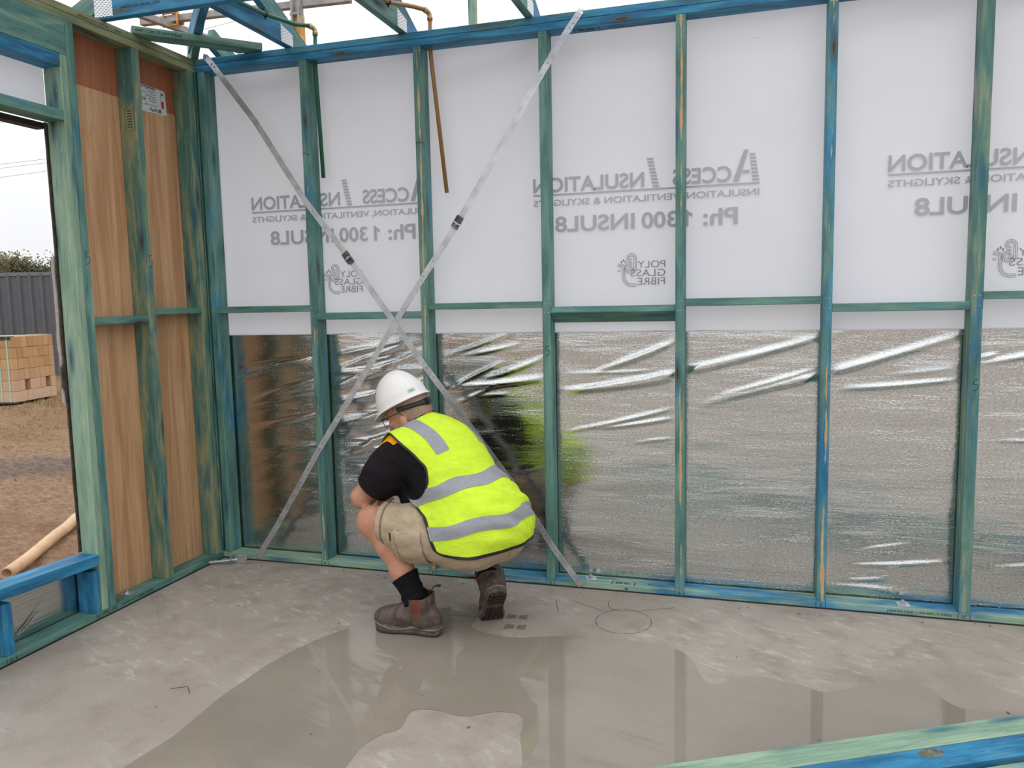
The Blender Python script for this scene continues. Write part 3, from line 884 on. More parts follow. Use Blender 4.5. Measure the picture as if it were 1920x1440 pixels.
# ------------------------------------------------------------------ hold-down bolts
def bolt(loc, rz, label):
    b = empty('plate_bolt', loc)
    m = Matrix.Translation(loc) @ Matrix.Rotation(rz, 4, 'Z')
    bm = bmesh.new(); box_bm(bm, (0, 0, .0016), (.05, .05, .0032), bev=.0008); bm_obj('square_washer', bm, 'galv', b, mw=m)
    bm = bmesh.new(); cyl_bm(bm, (0, 0, .0032), (0, 0, .013), .0115, 6); bm_obj('hex_nut', bm, 'galv', b, mw=m)
    bm = bmesh.new(); cyl_bm(bm, (0, 0, .013), (0, 0, .019), .006, 10); bm_obj('bolt_end', bm, 'galv', b, mw=m)
    return tag(b, label, 'bolt', 'hold-down bolts through the bottom plates')
bolt((-.050, -.64, PL), .15, 'bolt and square washer on the left wall bottom plate beside plywood')
bolt((1.998, .048, PL), .35, 'bolt and square washer on the back plate right of the strap foot')
bolt((3.339, .042, PL), .1, 'bolt and square washer on the back plate near the right edge of the photo')
# loose screw anchor with two washers in the corner
an = empty('screw_anchor', (.13, -.085, 0))
bm = bmesh.new(); cyl_bm(bm, (.005, -.125, .014), (.165, -.065, .026), .0062, 10)
for k in range(13):
    t = k / 12; p = V3((.005, -.125, .014)).lerp(V3((.10, -.089, .021)), t)
    cyl_bm(bm, p - V3((.0016, .0006, 0)), p + V3((.0016, .0006, 0)), .0092, 10)
bm_obj('threaded_shank', bm, 'galv', an, smooth=False)
d = V3((.16, .06, .012)).normalized()
def washer(p, tilt):
    m = Matrix.Translation(p) @ d.to_track_quat('Z', 'Y').to_matrix().to_4x4() @ Matrix.Rotation(tilt, 4, 'Z')
    bm = bmesh.new(); box_bm(bm, (0, 0, 0), (.05, .05, .0032), bev=.0008); return bm_obj('square_washer', bm, 'galv', an, mw=m)
washer((.112, -.0845, .0265), .05)
d = V3((-.35, .93, .1)).normalized(); washer((.166, -.072, .0265), .03)
bm = bmesh.new(); cyl_bm(bm, (.128, -.079, .023), (.142, -.074, .0245), .011, 6); bm_obj('hex_nut', bm, 'galv', an)
tag(an, 'loose galvanised screw anchor with two square washers lying in the wall corner', 'anchor bolt')

# ------------------------------------------------------------------ diagonal strap braces
def strap(name, pts, parent, mat='strap', wd=.030, ynorm=(0, -1, 0), th=.0012):
    pts = [V3(p) for p in pts]
    me_v, me_f, uvs = [], [], []
    u = 0
    for i, p in enumerate(pts):
        dd = (pts[min(i + 1, len(pts) - 1)] - pts[max(i - 1, 0)]).normalized()
        s = V3(ynorm).cross(dd).normalized() * wd / 2
        nn = dd.cross(s).normalized() * th / 2
        if i: u += (p - pts[i - 1]).length
        me_v += [p - s - nn, p + s - nn, p + s + nn, p - s + nn]
        uvs += [(u, 0), (u, 1), (u, 1), (u, 0)]
    n = len(pts)
    for i in range(n - 1):
        a = i * 4
        for k in range(4):
            me_f.append((a + k, a + (k + 1) % 4, a + 4 + (k + 1) % 4, a + 4 + k))
    me_f += [(3, 2, 1, 0), ((n - 1) * 4, (n - 1) * 4 + 1, (n - 1) * 4 + 2, (n - 1) * 4 + 3)]
    o = mesh_obj(name, me_v, me_f, mat, parent)
    uvl = o.data.uv_layers.new(name='UVMap')
    for lp in o.data.loops:
        uvl.data[lp.index].uv = uvs[lp.vertex_index]
    return o
def seg(pts, y, n=3):
    out = []
    for a, b in zip(pts, pts[1:]):
        for k in range(n):
            t = k / n
            out.append((a[0] + (b[0] - a[0]) * t, y, a[1] + (b[1] - a[1]) * t))
    out.append((pts[-1][0], y, pts[-1][1]))
    return out
def tensioner(p, dirx, parent, mats=('galv_dark', 'galv')):
    p = V3(p); d = V3((dirx[0], 0, dirx[1])).normalized(); s = V3((0, -1, 0)).cross(d).normalized(); nrm = V3((0, -1, 0))
    A = Matrix((d, s, nrm)).transposed().to_4x4()
    mw = Matrix.Translation(p) @ A
    bm = bmesh.new(); box_bm(bm, (-.016, 0, .004), (.036, .036, .003), Matrix.Rotation(.15, 3, 'Y')); box_bm(bm, (.014, 0, .006), (.030, .034, .003), Matrix.Rotation(-.35, 3, 'Y'))
    box_bm(bm, (.0, .016, .006), (.05, .003, .012)); box_bm(bm, (.0, -.016, .006), (.05, .003, .012))
    bm_obj('tensioner', bm, mats[0], parent, mw=mw)
    bm = bmesh.new(); cyl_bm(bm, (.002, -.021, .010), (.002, .021, .010), .005, 8); cyl_bm(bm, (.002, .004, .010), (.002, .004, .020), .007, 6)
    bm_obj('tension_bolt', bm, mats[1], parent, mw=mw)
sa = empty('strap_brace', (.088, -.003, 2.58))
strap('strap', [(.030, .045, 2.6), (.055, .002, 2.599)] + seg([(.078, 2.592), (.100, 2.567), (.345, 2.252)], -.0035) + seg([(.348, 2.248), (.606, 1.849), (.817, 1.582)], -.0055), sa)
strap('strap', seg([(.833, 1.560), (1.056, 1.253), (1.216, 1.033), (1.634, .489), (1.837, .179), (1.950, .030), (1.962, .013)], -.0055), sa)
tensioner((.826, -.0075, 1.570), (.2, -.28), sa)
bm = bmesh.new()
for x, z in ((.104, 2.560), (.118, 2.545), (.56, 1.92), (1.955, .024), (1.215, 1.035), (3.0, -5)):
    if z > 0: cyl_bm(bm, (x, -.0062, z), (x, -.0085, z), .005, 8)
bm_obj('clout_nail', bm, 'galv', sa)['kind'] = 'stuff'
tag(sa, 'galvanised perforated strap brace running from the top left corner down to the right', 'strap brace')
sb = empty('strap_brace', (1.98, -.003, 2.58))
strap('strap', [(1.995, .03, 2.5935), (1.990, .0, 2.5935)] + seg([(1.983, 2.583), (1.87, 2.436), (1.694, 2.166), (1.402, 1.722)], -.0030), sb)
strap('strap', seg([(1.388, 1.700), (1.203, 1.454), (1.041, 1.227), (.616, .621), (.343, .2), (.222, .030), (.212, .013)], -.0022), sb)
tensioner((1.395, -.0045, 1.712), (-.2, -.3), sb)
bm = bmesh.new()
for x, z in ((1.972, 2.566), (1.955, 2.545), (1.802, 2.34), (1.205, 1.456), (.614, .618), (.215, .02)):
    cyl_bm(bm, (x, -.003, z), (x, -.007, z), .005, 8)
bm_obj('clout_nail', bm, 'galv', sb)['kind'] = 'stuff'
tag(sb, 'galvanised perforated strap brace running from the top plate down to the left corner', 'strap brace')

# ------------------------------------------------------------------ roof trusses and what is fixed to them
def nail_plate(parent, corners, nrm):
    c = [V3(p) for p in corners]; nn = V3(nrm) * .0012
    vs = [p + nn for p in c] + [p for p in c]
    o = mesh_obj('nail_plate', vs, [(0, 1, 2, 3), (7, 6, 5, 4), (0, 4, 5, 1), (1, 5, 6, 2), (2, 6, 7, 3), (3, 7, 4, 0)], 'nailplate', parent)
    uvl = o.data.uv_layers.new(name='UVMap')
    q = [(0, 0), (1, 0), (1, 1), (0, 1)] * 2
    for lp in o.data.loops:
        uvl.data[lp.index].uv = q[lp.vertex_index]
    return o
def jack(x0, label, c1, c2, ynear):
    x1 = x0 + .036
    t = empty('roof_truss', ((x0 + x1) / 2, .03, HT))
    beam('bottom_chord', (x0, x1), (ynear, .03), (HT + .001, HT + .088), 'y', t, c1)
    yA, yB = .50, -2.2
    zt = lambda y: 2.651 + (.145 - y) * .46
    xm = (x0 + x1) / 2
    o = beam2('top_chord', (xm, yA, zt(yA) - .05), (xm, yB, zt(yB) - .05), .0355, .09, (0, 0, 1), t, c2)
    nail_plate(t, [(x1, -.082, HT + .004), (x1, .024, HT + .006), (x1, .020, HT + .062), (x1, -.082, HT + .085)], (1, 0, 0))
    nail_plate(t, [(x0, .024, HT + .006), (x0, -.082, HT + .004), (x0, -.082, HT + .085), (x0, .020, HT + .062)], (-1, 0, 0))
    return tag(t, label, 'roof truss', 'jack trusses on the back top plate')
jack(.521, 'blue jack truss with the green pipe clipped along it', (.85, .1, 0), (.5, .15, 0), -.562)
jack(1.124, 'teal jack truss with the tan pipe clipped to its side', (.36, .2, 0), (.75, .1, 0), -1.6)
jack(1.734, 'jack truss landing just left of the top end of a strap brace', (.42, .2, 0), (.8, .1, 0), -1.6)
tA = empty('roof_truss', (-.045, -.58, HT))
beam('bottom_chord', (-.03, 2.4), (-.600, -.564), (HT + .001, HT + .089), 'x', tA, (.98, .05, 0))
beam2('top_chord', (-.48, -.582, 2.46), (1.6, -.582, 3.43), .0355, .09, (0, 0, 1), tA, (.30, .35, 0))
nail_plate(tA, [(-.030, -.6002, HT + .010), (.066, -.6002, HT + .008), (.066, -.6002, HT + .084), (-.030, -.6002, HT + .10)], (0, -1, 0))
ink = Ink((.105, -.6006, HT + .030), (1, 0, 0), (0, 0, 1)); ink.text('J98250-H2F-J16.BC.1.500', 0, 0, w=.205, h=.013, bold=.01); ink.text('1', .11, .018, h=.012); ink.make('stamp', 'ink', tA)
tag(tA, 'blue truss with stamped lettering crossing over the left wall, parallel to back wall', 'roof truss')
tH = empty('roof_truss', (.0, .0, HT))
beam2('bottom_chord', (-.035, .03, HT + .083), (.53, -.575, HT + .083), .036, .088, (0, 0, 1), tH, (.72, .15, 0))
beam2('top_chord', (-.42, .44, 2.50), (1.5, -1.55, 3.14), .036, .09, (0, 0, 1), tH, (.35, .25, 0))
tag(tH, 'hip truss running diagonally out of the wall corner', 'roof truss')
# loose block lying across the corner
p0, p1 = V3((-.035, -.385, HT + .019)), V3((.372, .026, HT + .019))
lb = beam2('timber_block', p0, p1, .09, .034, (0, 0, 1), None, (.36, .25, 0, .45))
dd = (p1 - p0).normalized(); nn = V3((dd.y, -dd.x, 0))
ink = Ink(p0 + nn * .0456 + dd * .215 + V3((0, 0, .0085)), -dd, (0, 0, -1)); ink.text('J97901-H2F-J27-BC.1:1800', 0, .0, w=.20, h=.015, bold=.01).make('stamp', 'ink', lb)
tag(lb, 'flat pale green timber block with upside down stamp, laid across the top corner', 'timber block')
# short rafter tails outside the corner
rt = empty('rafter_tail', (.2, .3, 2.5))
beam2('rafter', (.085, .62, 2.42), (.085, .02, 2.70), .036, .09, (0, 0, 1), rt, (.30, .25, 0))
tag(rt, 'short teal rafter end behind the corner block, outside the back wall', 'rafter')

# pipes
def elbow(parent, c, d1, d2, r):
    c, d1, d2 = V3(c), V3(d1).normalized(), V3(d2).normalized()
    pts = [c + d1 * .032, c + d1 * .018]
    for k in range(1, 6):
        t = k / 6
        pts.append(c + d1 * .018 * (1 - t) ** 2 + d2 * .018 * t * t)
    pts += [c + d2 * .018, c + d2 * .034]
    tube('brass_elbow', pts, r, 'brass', parent, 12, radii=[r * 1.25, r * 1.25] + [r * 1.1] * 5 + [r * 1.25, r * 1.25])
def pipe(mat, zbot, xb, x_t, ztop, ytop, run, clip, label):
    o = empty('water_pipe', (x_t, ytop, HT))
    top = V3((x_t, ytop, ztop))
    tube('riser', [(xb, .052, zbot), (x_t - (x_t - xb) * .05, .048, 2.5), top], .0098, mat, o, 12)
    dr = (V3(run[0]) - top).normalized()
    elbow(o, top + V3((0, 0, .026)), (0, 0, -1), dr, .0105)
    tube('branch', [top + V3((0, 0, .026)) + dr * .03] + [V3(p) for p in run], .0098, mat, o, 12)
    c = V3(clip)
    bm = bmesh.new(); cyl_bm(bm, c - dr * .007, c + dr * .007, .0135, 12); box_bm(bm, c + V3((-.004, 0, .012)), (.012, .02, .02)); box_bm(bm, c + V3((.0, 0, -.016)), (.006, .008, .012))
    bm_obj('pipe_clip', bm, 'black', o)
    return tag(o, label, 'water pipe', 'pipe drops through the top plate')
pipe('pipe_green', 1.972, .6745, .659, 2.660, .06, [(.605, -.03, 2.684), (.580, -.235, 2.665), (.576, -.45, 2.651), (.576, -.60, 2.642)], (.580, -.238, 2.665), 'dark green water pipe with brass elbow hanging beside a stud')
pipe('pipe_brown', 1.862, 1.325, 1.262, 2.660, .06, [(1.215, -.03, 2.692), (1.183, -.22, 2.650), (1.179, -.45, 2.64), (1.179, -.9, 2.63)], (1.183, -.222, 2.650), 'tan brown water pipe with brass elbow hanging through the top plate')

# roof-edge guard rail outside
gr = empty('guard_rail', (.21, .7, 2.3))
def rail_bar(name, p0, p1, s=.038, mat='tube'):
    return beam2(name, p0, p1, s, s, (0, 0, 1), gr, mat=mat)
rail_bar('rail', (-.90, .70, 3.098), (.53, .70, 3.062))
rail_bar('rail', (.20, .735, 3.10), (1.6, .735, 3.13))
rail_bar('side_rail', (-.72, .22, 3.035), (-.62, 1.30, 3.075))
beam('post', (.187, .232), (.655, .70), (2.2, 3.0), 'z', gr, mat='coupler')
beam('post', (.190, .229), (.658, .697), (2.98, 3.17), 'z', gr, mat='tube')
bm = bmesh.new()
for x, y, z in ((-.665, .70, 3.088),):
    for dx, dy, dz, sx, sy, sz in ((0, -.03, .03, .11, .012, .012), (0, -.03, -.045, .11, .012, .012), (-.05, -.03, -.01, .012, .012, .08), (.05, -.03, -.01, .012, .012, .08), (0, .03, 0, .10, .012, .05), (0, 0, .045, .05, .05, .012)):
        box_bm(bm, (x + dx, y + dy, z + dz), (sx, sy, sz), bev=.003)
bm_obj('coupler', bm, 'coupler', gr)
bm = bmesh.new(); box_bm(bm, (.188, .645, 3.02), (.012, .03, .20)); box_bm(bm, (.231, .645, 2.99), (.012, .03, .10)); cyl_bm(bm, (.175, .64, 3.0), (.245, .64, 3.0), .008, 8)
bm_obj('bracket', bm, 'tube', gr)
tag(gr, 'grey steel roof edge guard rail with orange clamps outside, above the back wall', 'guard rail')
po = beam('timber_post', (1.236, 1.275), (.68, .72), (2.3, 3.3), 'z', None, (.3, .3, 0, .05))
tag(po, 'pale green upright timber post standing outside behind the top plate', 'timber post')

# ------------------------------------------------------------------ timber pile in the foreground
dirp = V3((3.528 - 2.416, -.834 + 1.418, 0)).normalized(); nrm = V3((dirp.y, -dirp.x, 0))
st0 = V3((2.416, -1.418, 0)) - dirp * .9
labels = ['pale green length of pine, farthest of the loose lengths on the floor', 'bright blue length of pine with a large knot, lying second on the floor', 'blue-green length of pine lying nearest the camera in the corner']
for k, (off, z0, c) in enumerate(((.0, .002, (.30, .2, .0, .12)), (.094, .002, (.90, .1, .0, .62)), (.215, .004, (.60, .3, .0, .45)))):
    a = st0 + nrm * (off + .045) + dirp * (.0 if k == 0 else .12 * k)
    o = beam2('timber_length', a + V3((0, 0, z0 + .019)), a + dirp * 3.0 + V3((0, 0, z0 + .019)), .09, .038, (0, 0, 1), None, c)
    o.data.materials[0] = M['timber']
    tag(o, labels[k], 'timber', 'loose pine lengths on the slab')
    if k == 1:
        q = a + dirp * 1.61 + nrm * -.020 + V3((0, 0, z0 + .0385))
        vs = [q]; fs = []
        for i in range(20):
            an_ = i / 20 * 2 * math.pi
            vs.append(q + dirp * .040 * math.cos(an_) + nrm * .021 * math.sin(an_) + V3((0, 0, -.0002)))
        fs = [(0, 1 + (i + 1) % 20, 1 + i) for i in range(20)]
        vs[0] = q + V3((0, 0, .0012))
        mesh_obj('knot', vs, fs, M.setdefault('knot', plain('dark_knot_wood', srgb(104, 104, 92), .6, 0, .45, 60)), o)

# ------------------------------------------------------------------ outside
def gz(x, y):
    a = max(0.0, -x - .8)
    z = -.16 + .12 * a
    z = min(z, .34) if z < .30 else .30 + .04 * (1 - math.exp(-(z - .30) / .04))
    return z + noise.noise(V3((x * .9, y * .9, 0))) * .02 + noise.noise(V3((x * 4, y * 4, 5))) * .010 * min(1, a + .2)
vs, fs = [], []
xs = [-.14 - 10 * (i / 190) ** 1.35 for i in range(191)] + [-12, -16, -25, -60]
ys = [-9, -6, -4] + [-2.5 + 10.5 * j / 260 for j in range(261)] + [9, 11, 14, 20, 30, 60]
ys = [-40] + ys
for x in xs:
    for y in ys:
        vs.append((x, y, gz(x, y) + (.022 * noise.noise(V3((x * 8, y * 8, 1))) + .012 * noise.noise(V3((x * 19, y * 19, 4))) if x > -7 else 0)))
ny = len(ys)
for i in range(len(xs) - 1):
    for j in range(ny - 1):
        a = i * ny + j
        fs.append((a, a + ny, a + ny + 1, a + 1))
g2 = []
for (xa, xb, ya, yb) in ((-.14, 8.9, -60, -12.95), (8.9, 60, -60, 60), (-.14, 8.9, .34, 60)):
    g2.append((xa, xb, ya, yb))
b0 = len(vs)
for xa, xb, ya, yb in g2:
    b0 = len(vs)
    vs += [(xa, ya, -.16), (xb, ya, -.16), (xb, yb, -.16), (xa, yb, -.16)]
    fs.append((b0, b0 + 1, b0 + 2, b0 + 3))
def dirt_mat():
    t = NT('sandy_site_dirt')
    o = t.obj()
    s = t.n('ShaderNodeSeparateXYZ', {0: o})
    a = t.noise(o, 3.2, 6, .65); b = t.noise(o, 22, 5, .7); c = t.noise(o, 90, 3, .7)
    col = t.mix(t.range(b, .3, .7), srgb(142, 108, 80), srgb(192, 160, 128))
    col = t.mix(t.math('MULTIPLY', t.range(a, .45, .7), .6), col, srgb(176, 140, 106))
    col = t.mix(t.math('MULTIPLY', t.range(c, .48, .7), .7), col, srgb(112, 82, 58))
    col = t.mix(t.math('MULTIPLY', t.range(t.noise(o, 1.1, 4), .5, .64), .5), col, srgb(140, 98, 72))
    # grey wheel-track of wet gravel, straw-strewn bank nearer the bricks
    q = t.math('ADD', t.math('MULTIPLY', s.outputs[0], .80), t.math('MULTIPLY', s.outputs[1], -.60))
    w1 = t.math('ADD', q, t.math('MULTIPLY', a, .9))
    track = t.math('MULTIPLY', t.range(w1, -3.1, -2.85), t.range(w1, -2.2, -2.45))
    col = t.mix(t.math('MULTIPLY', track, .85), col, t.mix(t.range(b, .35, .65), srgb(98, 84, 76), srgb(142, 124, 112)))
    st = t.math('MULTIPLY', t.range(w1, -3.3, -3.9), t.range(b, .4, .6))
    col = t.mix(t.math('MULTIPLY', st, .7), col, srgb(168, 140, 92))
    nm = t.bump(t.math('ADD', b, t.math('MULTIPLY', c, .6)), .9, .05)
    return t.done(t.bsdf(col, .9, 0.0, nm))
M['dirt'] = dirt_mat()
gd = mesh_obj('ground', vs, fs, 'dirt', None, True)
tag(gd, 'sandy brown building-site dirt rising away outside the window', 'ground', kind='structure')
bm = bmesh.new()
rr = random.Random(5)
def shard(bm, p, s):
    vv = [bm.verts.new(V3(p) + V3((rr.uniform(-1, 1), rr.uniform(-1, 1), rr.uniform(.1, 1))) * s) for _ in range(4)]
    for f in ((0, 1, 2), (0, 2, 3), (0, 3, 1), (1, 3, 2)): bm.faces.new([vv[i] for i in f])
for i in range(3000):
    x = -rr.uniform(.5, 5.5); y = rr.uniform(-1.5, 5.5)
    shard(bm, (x, y, gz(x, y)), rr.choice((.004, .005, .006, .008, .010, .016)))
tag(bm_obj('clods', bm, M.setdefault('clod', plain('dirt_clod', srgb(150, 118, 90), .95, 0, .35, 20))), 'small stones and clods strewn over the dirt outside', 'stones', kind='stuff')
bm = bmesh.new()
for i in range(6000):
    x = -rr.uniform(3.6, 7.2); y = rr.uniform(.8, 6.4)
    dens = noise.noise(V3((x * 1.2, y * 1.2, 9)))
    near = math.hypot(x + 4.9, y - 4.1) < .9
    if dens < .02 and not near: continue
    z = gz(x, y); h = rr.uniform(.03, .11 if near else .06); a = rr.uniform(0, 6.3); ln = rr.uniform(0, .08)
    b0 = V3((x, y, z - .005)); s = V3((math.cos(a), math.sin(a), 0)) * .004
    tp = b0 + V3((math.cos(a * 3) * ln, math.sin(a * 3) * ln, h))
    bm.faces.new((bm.verts.new(b0 - s), bm.verts.new(b0 + s), bm.verts.new(tp)))
tag(bm_obj('grass', bm, M.setdefault('grass', plain('dry_grass', srgb(158, 138, 96), .9, 0, .35, 3))), 'dry grass and straw growing on the dirt near the brick stack', 'grass', kind='stuff')
# hose
hp = [(-1.155, -.318), (-1.235, -.12), (-1.312, .054), (-1.43, .32), (-1.545, .54), (-1.62, .72), (-1.64, .95), (-1.60, 1.3)]
hs = [(x, y, gz(x, y) + .042) for x, y in smooth_path(hp, 4)]
tag(tube('drain_hose', hs, .034, M.setdefault('hose', plain('dusty_cream_plastic', srgb(206, 172, 136), .6, 0, .12, 14)), None, 14, hollow=.027), 'dusty cream drain pipe with open end lying on the dirt outside', 'pipe')

# brick stack
def brick_mat():
    t = NT('sand_brick')
    o = t.obj()
    oi = t.n('ShaderNodeObjectInfo')
    c = t.mix(oi.outputs['Random'], srgb(178, 138, 96), srgb(200, 160, 116))
    sep = t.n('ShaderNodeSeparateColor', {0: oi.outputs['Color']})
    c = t.mix(sep.outputs[0], c, srgb(208, 176, 150))
    n = t.noise(o, 70, 4, .7)
    c = t.mix(t.math('MULTIPLY', t.range(n, .5, .75), .4), c, srgb(140, 102, 66))
    return t.done(t.bsdf(c, .9, 0.0, t.bump(n, .4, .003)))
M['brick'] = brick_mat()
BC = V3((-4.977, 3.137, .345))
ex = V3((-5.131 + 4.977, 3.845 - 3.137, 0)).normalized()      # along the right-hand face
ey = V3((-ex.y, ex.x, 0))                                      # along the left-hand face, away from the corner
bp = empty('brick_pack', BC)
bw, bh, bl = .0875, .1205, .23
bme = {}
def brick(i0, i1, j0, j1, z0, z1, pale):
    d = (i1 - i0 - .003, j1 - j0 - .003, z1 - z0 - .003)
    key = tuple(round(q, 3) for q in d)
    if key not in bme:
        b = bmesh.new(); box_bm(b, (0, 0, 0), d, bev=.002)
        me = bpy.data.meshes.new('brick'); b.to_mesh(me); b.free(); me.materials.append(M['brick']); bme[key] = me
    o = bpy.data.objects.new('brick', bme[key])
    c = BC + ex * (i0 + i1) / 2 + ey * (j0 + j1) / 2 + V3((0, 0, (z0 + z1) / 2))
    jig = rr.uniform(-.003, .003)
    A = Matrix((ex, ey, V3((0, 0, 1)))).transposed()
    o.matrix_world = Matrix.Translation(c + ey * jig) @ A.to_4x4()
    o.color = (pale, 0, 0, 1)
    link(o, bp)
for row in range(6):
    z0 = row * bh; pale = 1.0 if row == 0 else (.7 if row < 2 else (.35 if row == 2 else 0))
    if row == 0:
        x = 0
        for ln in (.105, .105, .0875, .0875, .215, .1):
            for j in range(3): brick(x, x + ln, j * bl, j * bl + bl, z0, z0 + bh, pale)
            x += ln
        continue
    for i in range(8):
        if row == 1 and i in (2, 6):
            brick(i * bw, i * bw + bw, bl * 1.0, bl * 2, z0, z0 + bh, pale); continue
        for j in range(3):
            brick(i * bw, i * bw + bw, j * bl, j * bl + bl, z0, z0 + bh, pale)
def pack_box(name, i0, i1, j0, j1, z0, z1, mat):
    b = bmesh.new(); box_bm(b, (0, 0, 0), (i1 - i0, j1 - j0, z1 - z0))
    A = Matrix((ex, ey, V3((0, 0, 1)))).transposed()
    return bm_obj(name, b, mat, bp, mw=Matrix.Translation(BC + ex * (i0 + i1) / 2 + ey * (j0 + j1) / 2 + V3((0, 0, (z0 + z1) / 2))) @ A.to_4x4())
M['strap_green'] = plain('pale_green_strapping', srgb(166, 210, 182), .4, 0, .05, 20)
M['dark_paper'] = plain('dark_corner_paper', srgb(60, 58, 58), .8, 0, .1, 20)
H6 = 6 * bh
for j in (.05, .15):
    b = bmesh.new()
    box_bm(b, (-.002, j, H6 / 2), (.002, .017, H6 + .02)); box_bm(b, (.35, j, H6 + .006), (.70, .017, .002))
    A = Matrix((ex, ey, V3((0, 0, 1)))).transposed()
    bm_obj('strap_band', b, 'strap_green', bp, mw=Matrix.Translation(BC) @ A.to_4x4())
pack_box('corner_protector', -.003, .06, .0, .68, H6 - .035, H6 + .004, 'dark_paper')
pack_box('base_protector', -.006, .06, -.004, .68, -.012, .006, 'dark_paper')
tag(bp, 'stack of sandy bricks bound with pale green straps on the dirt outside', 'brick stack')
# steel fence
fa, fb = V3((-8.261, 5.815, .0)), V3((-7.36, 6.083, .0))
fd = (fb - fa).normalized(); fn_ = V3((-fd.y, fd.x, 0))
ft = empty('metal_fence', (fa.x, fa.y, .33))
M['fence'] = plain('dark_grey_steel_sheet', srgb(92, 94, 100), .5, .1, .06, 5)
M['fence_cap'] = plain('grey_fence_capping', srgb(112, 114, 120), .45, .1, .05, 5)
z0, z1 = .33, 1.90
for pn in range(-3, 4):
    vs = []
    s0 = pn * 2.36 - .35
    n = 0
    for k in range(14):
        u0 = s0 + k * 2.36 / 14
        for du, dp in ((0, 0), (.018, .030), (.060, .034), (.078, .004), (.12, .006)):
            p = fa + fd * (u0 + du) - fn_ * dp
            vs += [(p.x, p.y, z0), (p.x, p.y, z1)]; n += 1
    p = fa + fd * (s0 + 2.36); vs += [(p.x, p.y, z0), (p.x, p.y, z1)]; n += 1
    mesh_obj('fence_panel', vs, [(2 * i, 2 * i + 2, 2 * i + 3, 2 * i + 1) for i in range(n - 1)], 'fence', ft)
    c = fa + fd * (s0 + 1.18)
    beam2('top_rail', fa + fd * s0 + V3((0, 0, 1.90)), fa + fd * (s0 + 2.36) + V3((0, 0, 1.90)), .05, .055, (0, 0, 1), ft, mat='fence_cap')
    beam2('bottom_rail', fa + fd * s0 + V3((0, 0, .335)), fa + fd * (s0 + 2.36) + V3((0, 0, .335)), .05, .04, (0, 0, 1), ft, mat='fence_cap')
    beam2('plinth', fa + fd * s0 + V3((0, 0, .24)), fa + fd * (s0 + 2.36) + V3((0, 0, .24)), .04, .15, (0, 0, 1), ft, mat='tube')
tag(ft, 'dark grey ribbed steel boundary fence behind the brick stack', 'fence')
# trees beyond the fence
M['leaf'] = plain('grey_green_leaf', srgb(84, 92, 66), .8, 0, .4, 2)
M['leaf2'] = plain('olive_leaf', srgb(112, 108, 76), .8, 0, .4, 2)
M['bark'] = plain('grey_bark', srgb(120, 112, 102), .9, 0, .2, 9)
def tree(x, y, h, spread, mat, seed, label, dens=1500, flat=.5):
    r2 = random.Random(seed)
    z = .3
    t = empty('tree', (x, y, z))
    tube('trunk', [(x, y, z), (x + .1, y, z + h * .3), (x - .05, y + .1, z + h * .55), (x, y, z + h * .8)], .1, 'bark', t, 7, radii=[.12, .09, .06, .03])
    cl_ = []
    for k in range(9):
        a = r2.uniform(0, 6.28); rad = spread * r2.uniform(.3, 1)
        c = V3((x + math.cos(a) * rad, y + math.sin(a) * rad, z + h * r2.uniform(.62, .98)))
        cl_.append(c)
        tube('branch', [(x, y, z + h * .45), V3((x, y, z + h * .55)).lerp(c, .6), c], .03, 'bark', t, 5, radii=[.04, .025, .01])
    bm = bmesh.new()
    for i in range(dens):
        c = r2.choice(cl_)
        p = c + V3((r2.gauss(0, spread * .26), r2.gauss(0, spread * .26), r2.gauss(0, spread * .26 * flat)))
        n1 = V3((r2.uniform(-1, 1), r2.uniform(-1, 1), r2.uniform(-1, 1))).normalized(); s = r2.uniform(.018, .045)
        n2 = n1.orthogonal().normalized()
        bm.faces.new([bm.verts.new(p + n1 * s), bm.verts.new(p + n2 * s * .5), bm.verts.new(p - n1 * s), bm.verts.new(p - n2 * s * .5)])
    bm_obj('foliage', bm, mat, t)
    tag(t, label, 'tree', 'trees beyond the fence')
TR = [(-15.6, 12.0, 2.45, .85, 'leaf2', 'flat-topped olive tree beyond the fence at the photo edge'), (-14.9, 12.9, 2.2, .9, 'leaf', 'low dark bushy tree beyond the fence, between the two taller trees'),
      (-14.3, 13.6, 2.75, .9, 'leaf', 'taller airy tree beyond the fence, next to the window jamb'), (-16.6, 11.8, 2.2, .9, 'leaf', 'dark rounded tree beyond the fence, hidden left of the opening'), (-14.3, 12.35, 2.0, .8, 'leaf', 'small dense shrub-like tree right behind the fence top'), (-13.2, 13.6, 2.5, .9, 'leaf2', 'olive tree beyond the fence behind the window jamb')]
for i, q in enumerate(TR):
    tree(*q[:5], 40 + i, q[5], dens=6500 if i in (1, 4) else 4500)
# hill
vs, fs = [], []
nx_, ny_ = 50, 8
for j in range(ny_ + 1):
    for i in range(nx_ + 1):
        u = i / nx_; v = j / ny_
        a = math.radians(25 + 60 * u) 
        R_ = 230 + 120 * v
        top = 24 * math.exp(-((u - .47) / .10) ** 2) + 9 + 1.6 * noise.noise(V3((u * 30, v * 2, 0)))
        vs.append((-R_ * math.sin(a) * 1.0, R_ * math.cos(a), -4 + top * math.sin(math.pi * min(1, v * 1.1) * .5)))
for j in range(ny_):
    for i in range(nx_):
        a = j * (nx_ + 1) + i
        fs.append((a, a + 1, a + nx_ + 2, a + nx_ + 1))
M['hill'] = plain('haze_grey_forest_hill', srgb(148, 152, 152), .95, 0, .15, .08)  # distance haze is painted in as pale grey over the forest green
tag(mesh_obj('hill', vs, fs, 'hill', None, True), 'hazy grey forested hill on the skyline beyond the fence', 'hill', kind='structure')
